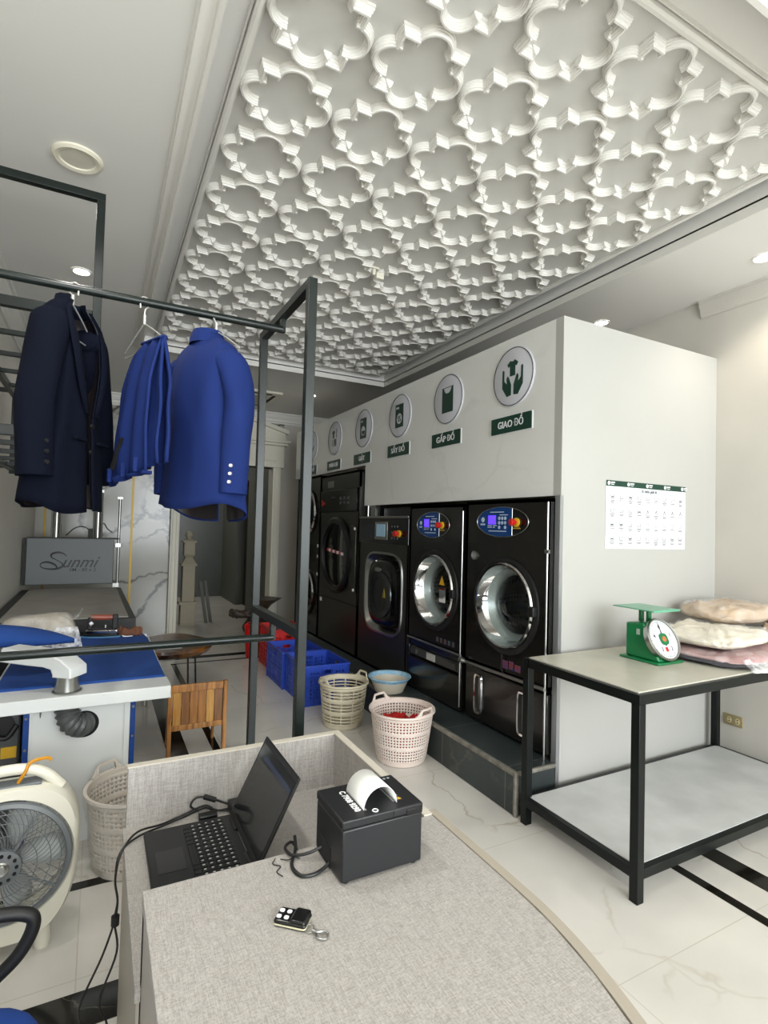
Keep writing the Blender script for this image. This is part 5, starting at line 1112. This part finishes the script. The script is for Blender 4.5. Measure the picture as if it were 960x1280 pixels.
t = thing('carved_root', 'dark carved tree root sculpture on the floor by the far doorway', 'sculpture', (1.98, 7.35, 0))
b = MB(); R = []
for k in range(12):
    u = k/11; z = .48*u; r = .11+.05*math.sin(u*7)+.06*u
    R.append([V((.12*u*u-.05+r*(1+.25*noise.noise(V((math.cos(a)*1.5, math.sin(a)*1.5, u*4))))*math.cos(a), r*(1+.25*noise.noise(V((math.cos(a)*1.5+4, math.sin(a)*1.5, u*4))))*math.sin(a), z)) for a in [2*PI*i/22 for i in range(22)]])
b.loft(R, True, True, True); obj('trunk', b, mat('root_dark', '#2a211b', .45, hex2='#4a3c2e', vscale=7), t, smooth=60)
b = MB(); pillow(b, (-.2, -.05, .24), .22, .1, .05, 7, 2.3, .05); obj('branch', b, mat('root_dark', '#2a211b', .45), t, smooth=60)

# ================================================================ CEILING DEVICES
t = thing('ceiling_speaker', 'round cream ceiling speaker on the left side of the ceiling', 'speaker', (-.151, 2.811, 3.1495))
b = MB(); b.lathe([(.105, 0), (.105, -.008), (.092, -.016), (.075, -.012), (.07, -.004)], (0, 0, 0), 48); obj('bezel', b, mat('speaker_cream', '#e5e0cd', .45), t)
b = MB(); b.lathe([(.074, -.006), (.001, -.009)], (0, 0, 0), 40, cap1=True); obj('grille', b, mat('speaker_grille', '#d6d2c4', .6), t)
def lamp(loc, lbl, e):
    t = thing('downlight', lbl, 'ceiling light', loc, 0, 'recessed downlights')
    b = MB(); b.lathe([(.062, 0), (.062, -.006), (.05, -.008), (.045, -.002)], (0, 0, 0), 32); obj('bezel', b, WHT, t)
    b = MB(); b.lathe([(.046, -.003), (.001, -.004)], (0, 0, 0), 28, cap1=True); obj('diffuser', b, LAMP, t)
    if e:
        l = bpy.data.lights.new('downlight_beam', 'SPOT'); l.energy = e; l.spot_size = 2.2; l.spot_blend = .8; l.shadow_soft_size = .05; l.color = (1, .9, .74)
        o = bpy.data.objects.new('downlight_beam', l); C.objects.link(o); o.location = (0, 0, -.03); o.parent = t
lamp((-.169, 4.095, 3.1495), 'lit downlight seen through the shelf frame at the upper left', 5)
lamp((3.40, 1.75, 3.1495), 'lit warm downlight at the right edge of the ceiling', 12)
lamp((3.42, 2.93, 3.1495), 'lit downlight peeking above the white partition top', 12)
lamp((2.32, 6.46, 3.1495), 'small lit downlight far back beside the rack post', 5)
def add_fill(loc, e, col):  # added fill spots without fixtures, evening out the brightness of the room
    l = bpy.data.lights.new('fill_spot', 'SPOT'); l.energy = e; l.spot_size = 2.6; l.spot_blend = .9; l.shadow_soft_size = .06; l.color = col
    o = bpy.data.objects.new('fill_spot', l); C.objects.link(o); o.location = loc
for y, e in ((-1.2, 10), (.2, 20), (1.5, 28), (2.8, 20), (5.4, 2.5), (6.8, .6)): add_fill((-.17, y+.25, 3.10), e, (1, .98, .94))
for y in (-1.0, .4): add_fill((3.4, y, 3.10), 5, (1, .95, .86))
area('corridor_fill', (.85, 10.2, 2.95), (.9, .9), 14, (1, .97, .88), (0, 0, 0))  # added fill with no fixture, lifts the dark corridor walls
t = thing('air_conditioner', 'square ceiling cassette air conditioner far back behind the rack post', 'air conditioner', (1.55, 6.95, 3.1495))
b = MB(); b.box(-.42, .42, -.42, .42, -.03, 0); obj('panel', b, IVORY, t, bevel=.01)
b = MB(); [b.box(x0, x1, y0, y1, -.034, -.03) for x0, x1, y0, y1 in ((-.3, .3, -.36, -.32), (-.3, .3, .32, .36), (-.36, -.32, -.3, .3), (.32, .36, -.3, .3))]; obj('air_slot', b, DARK, t, smooth=0)
b = MB(); b.box(-.25, .25, -.25, .25, -.036, -.03); obj('intake_grille', b, mat('intake', '#b9b5a8', .6), t, smooth=0)
t = thing('sprinkler', 'tiny white ceiling sensor with a small square face on the patterned ceiling', 'sensor', (1.53, 3.14, 3.1995))
b = MB(); b.cyl((0, 0, 0), (0, 0, -.05), .012, n=12); b.box(-.03, .03, -.02, .02, -.012, 0); obj('stem', b, IVORY, t)
b = MB(); b.box(.005, .06, -.03, .01, -.075, -.035); obj('sensor_face', b, IVORY, t, bevel=.004)
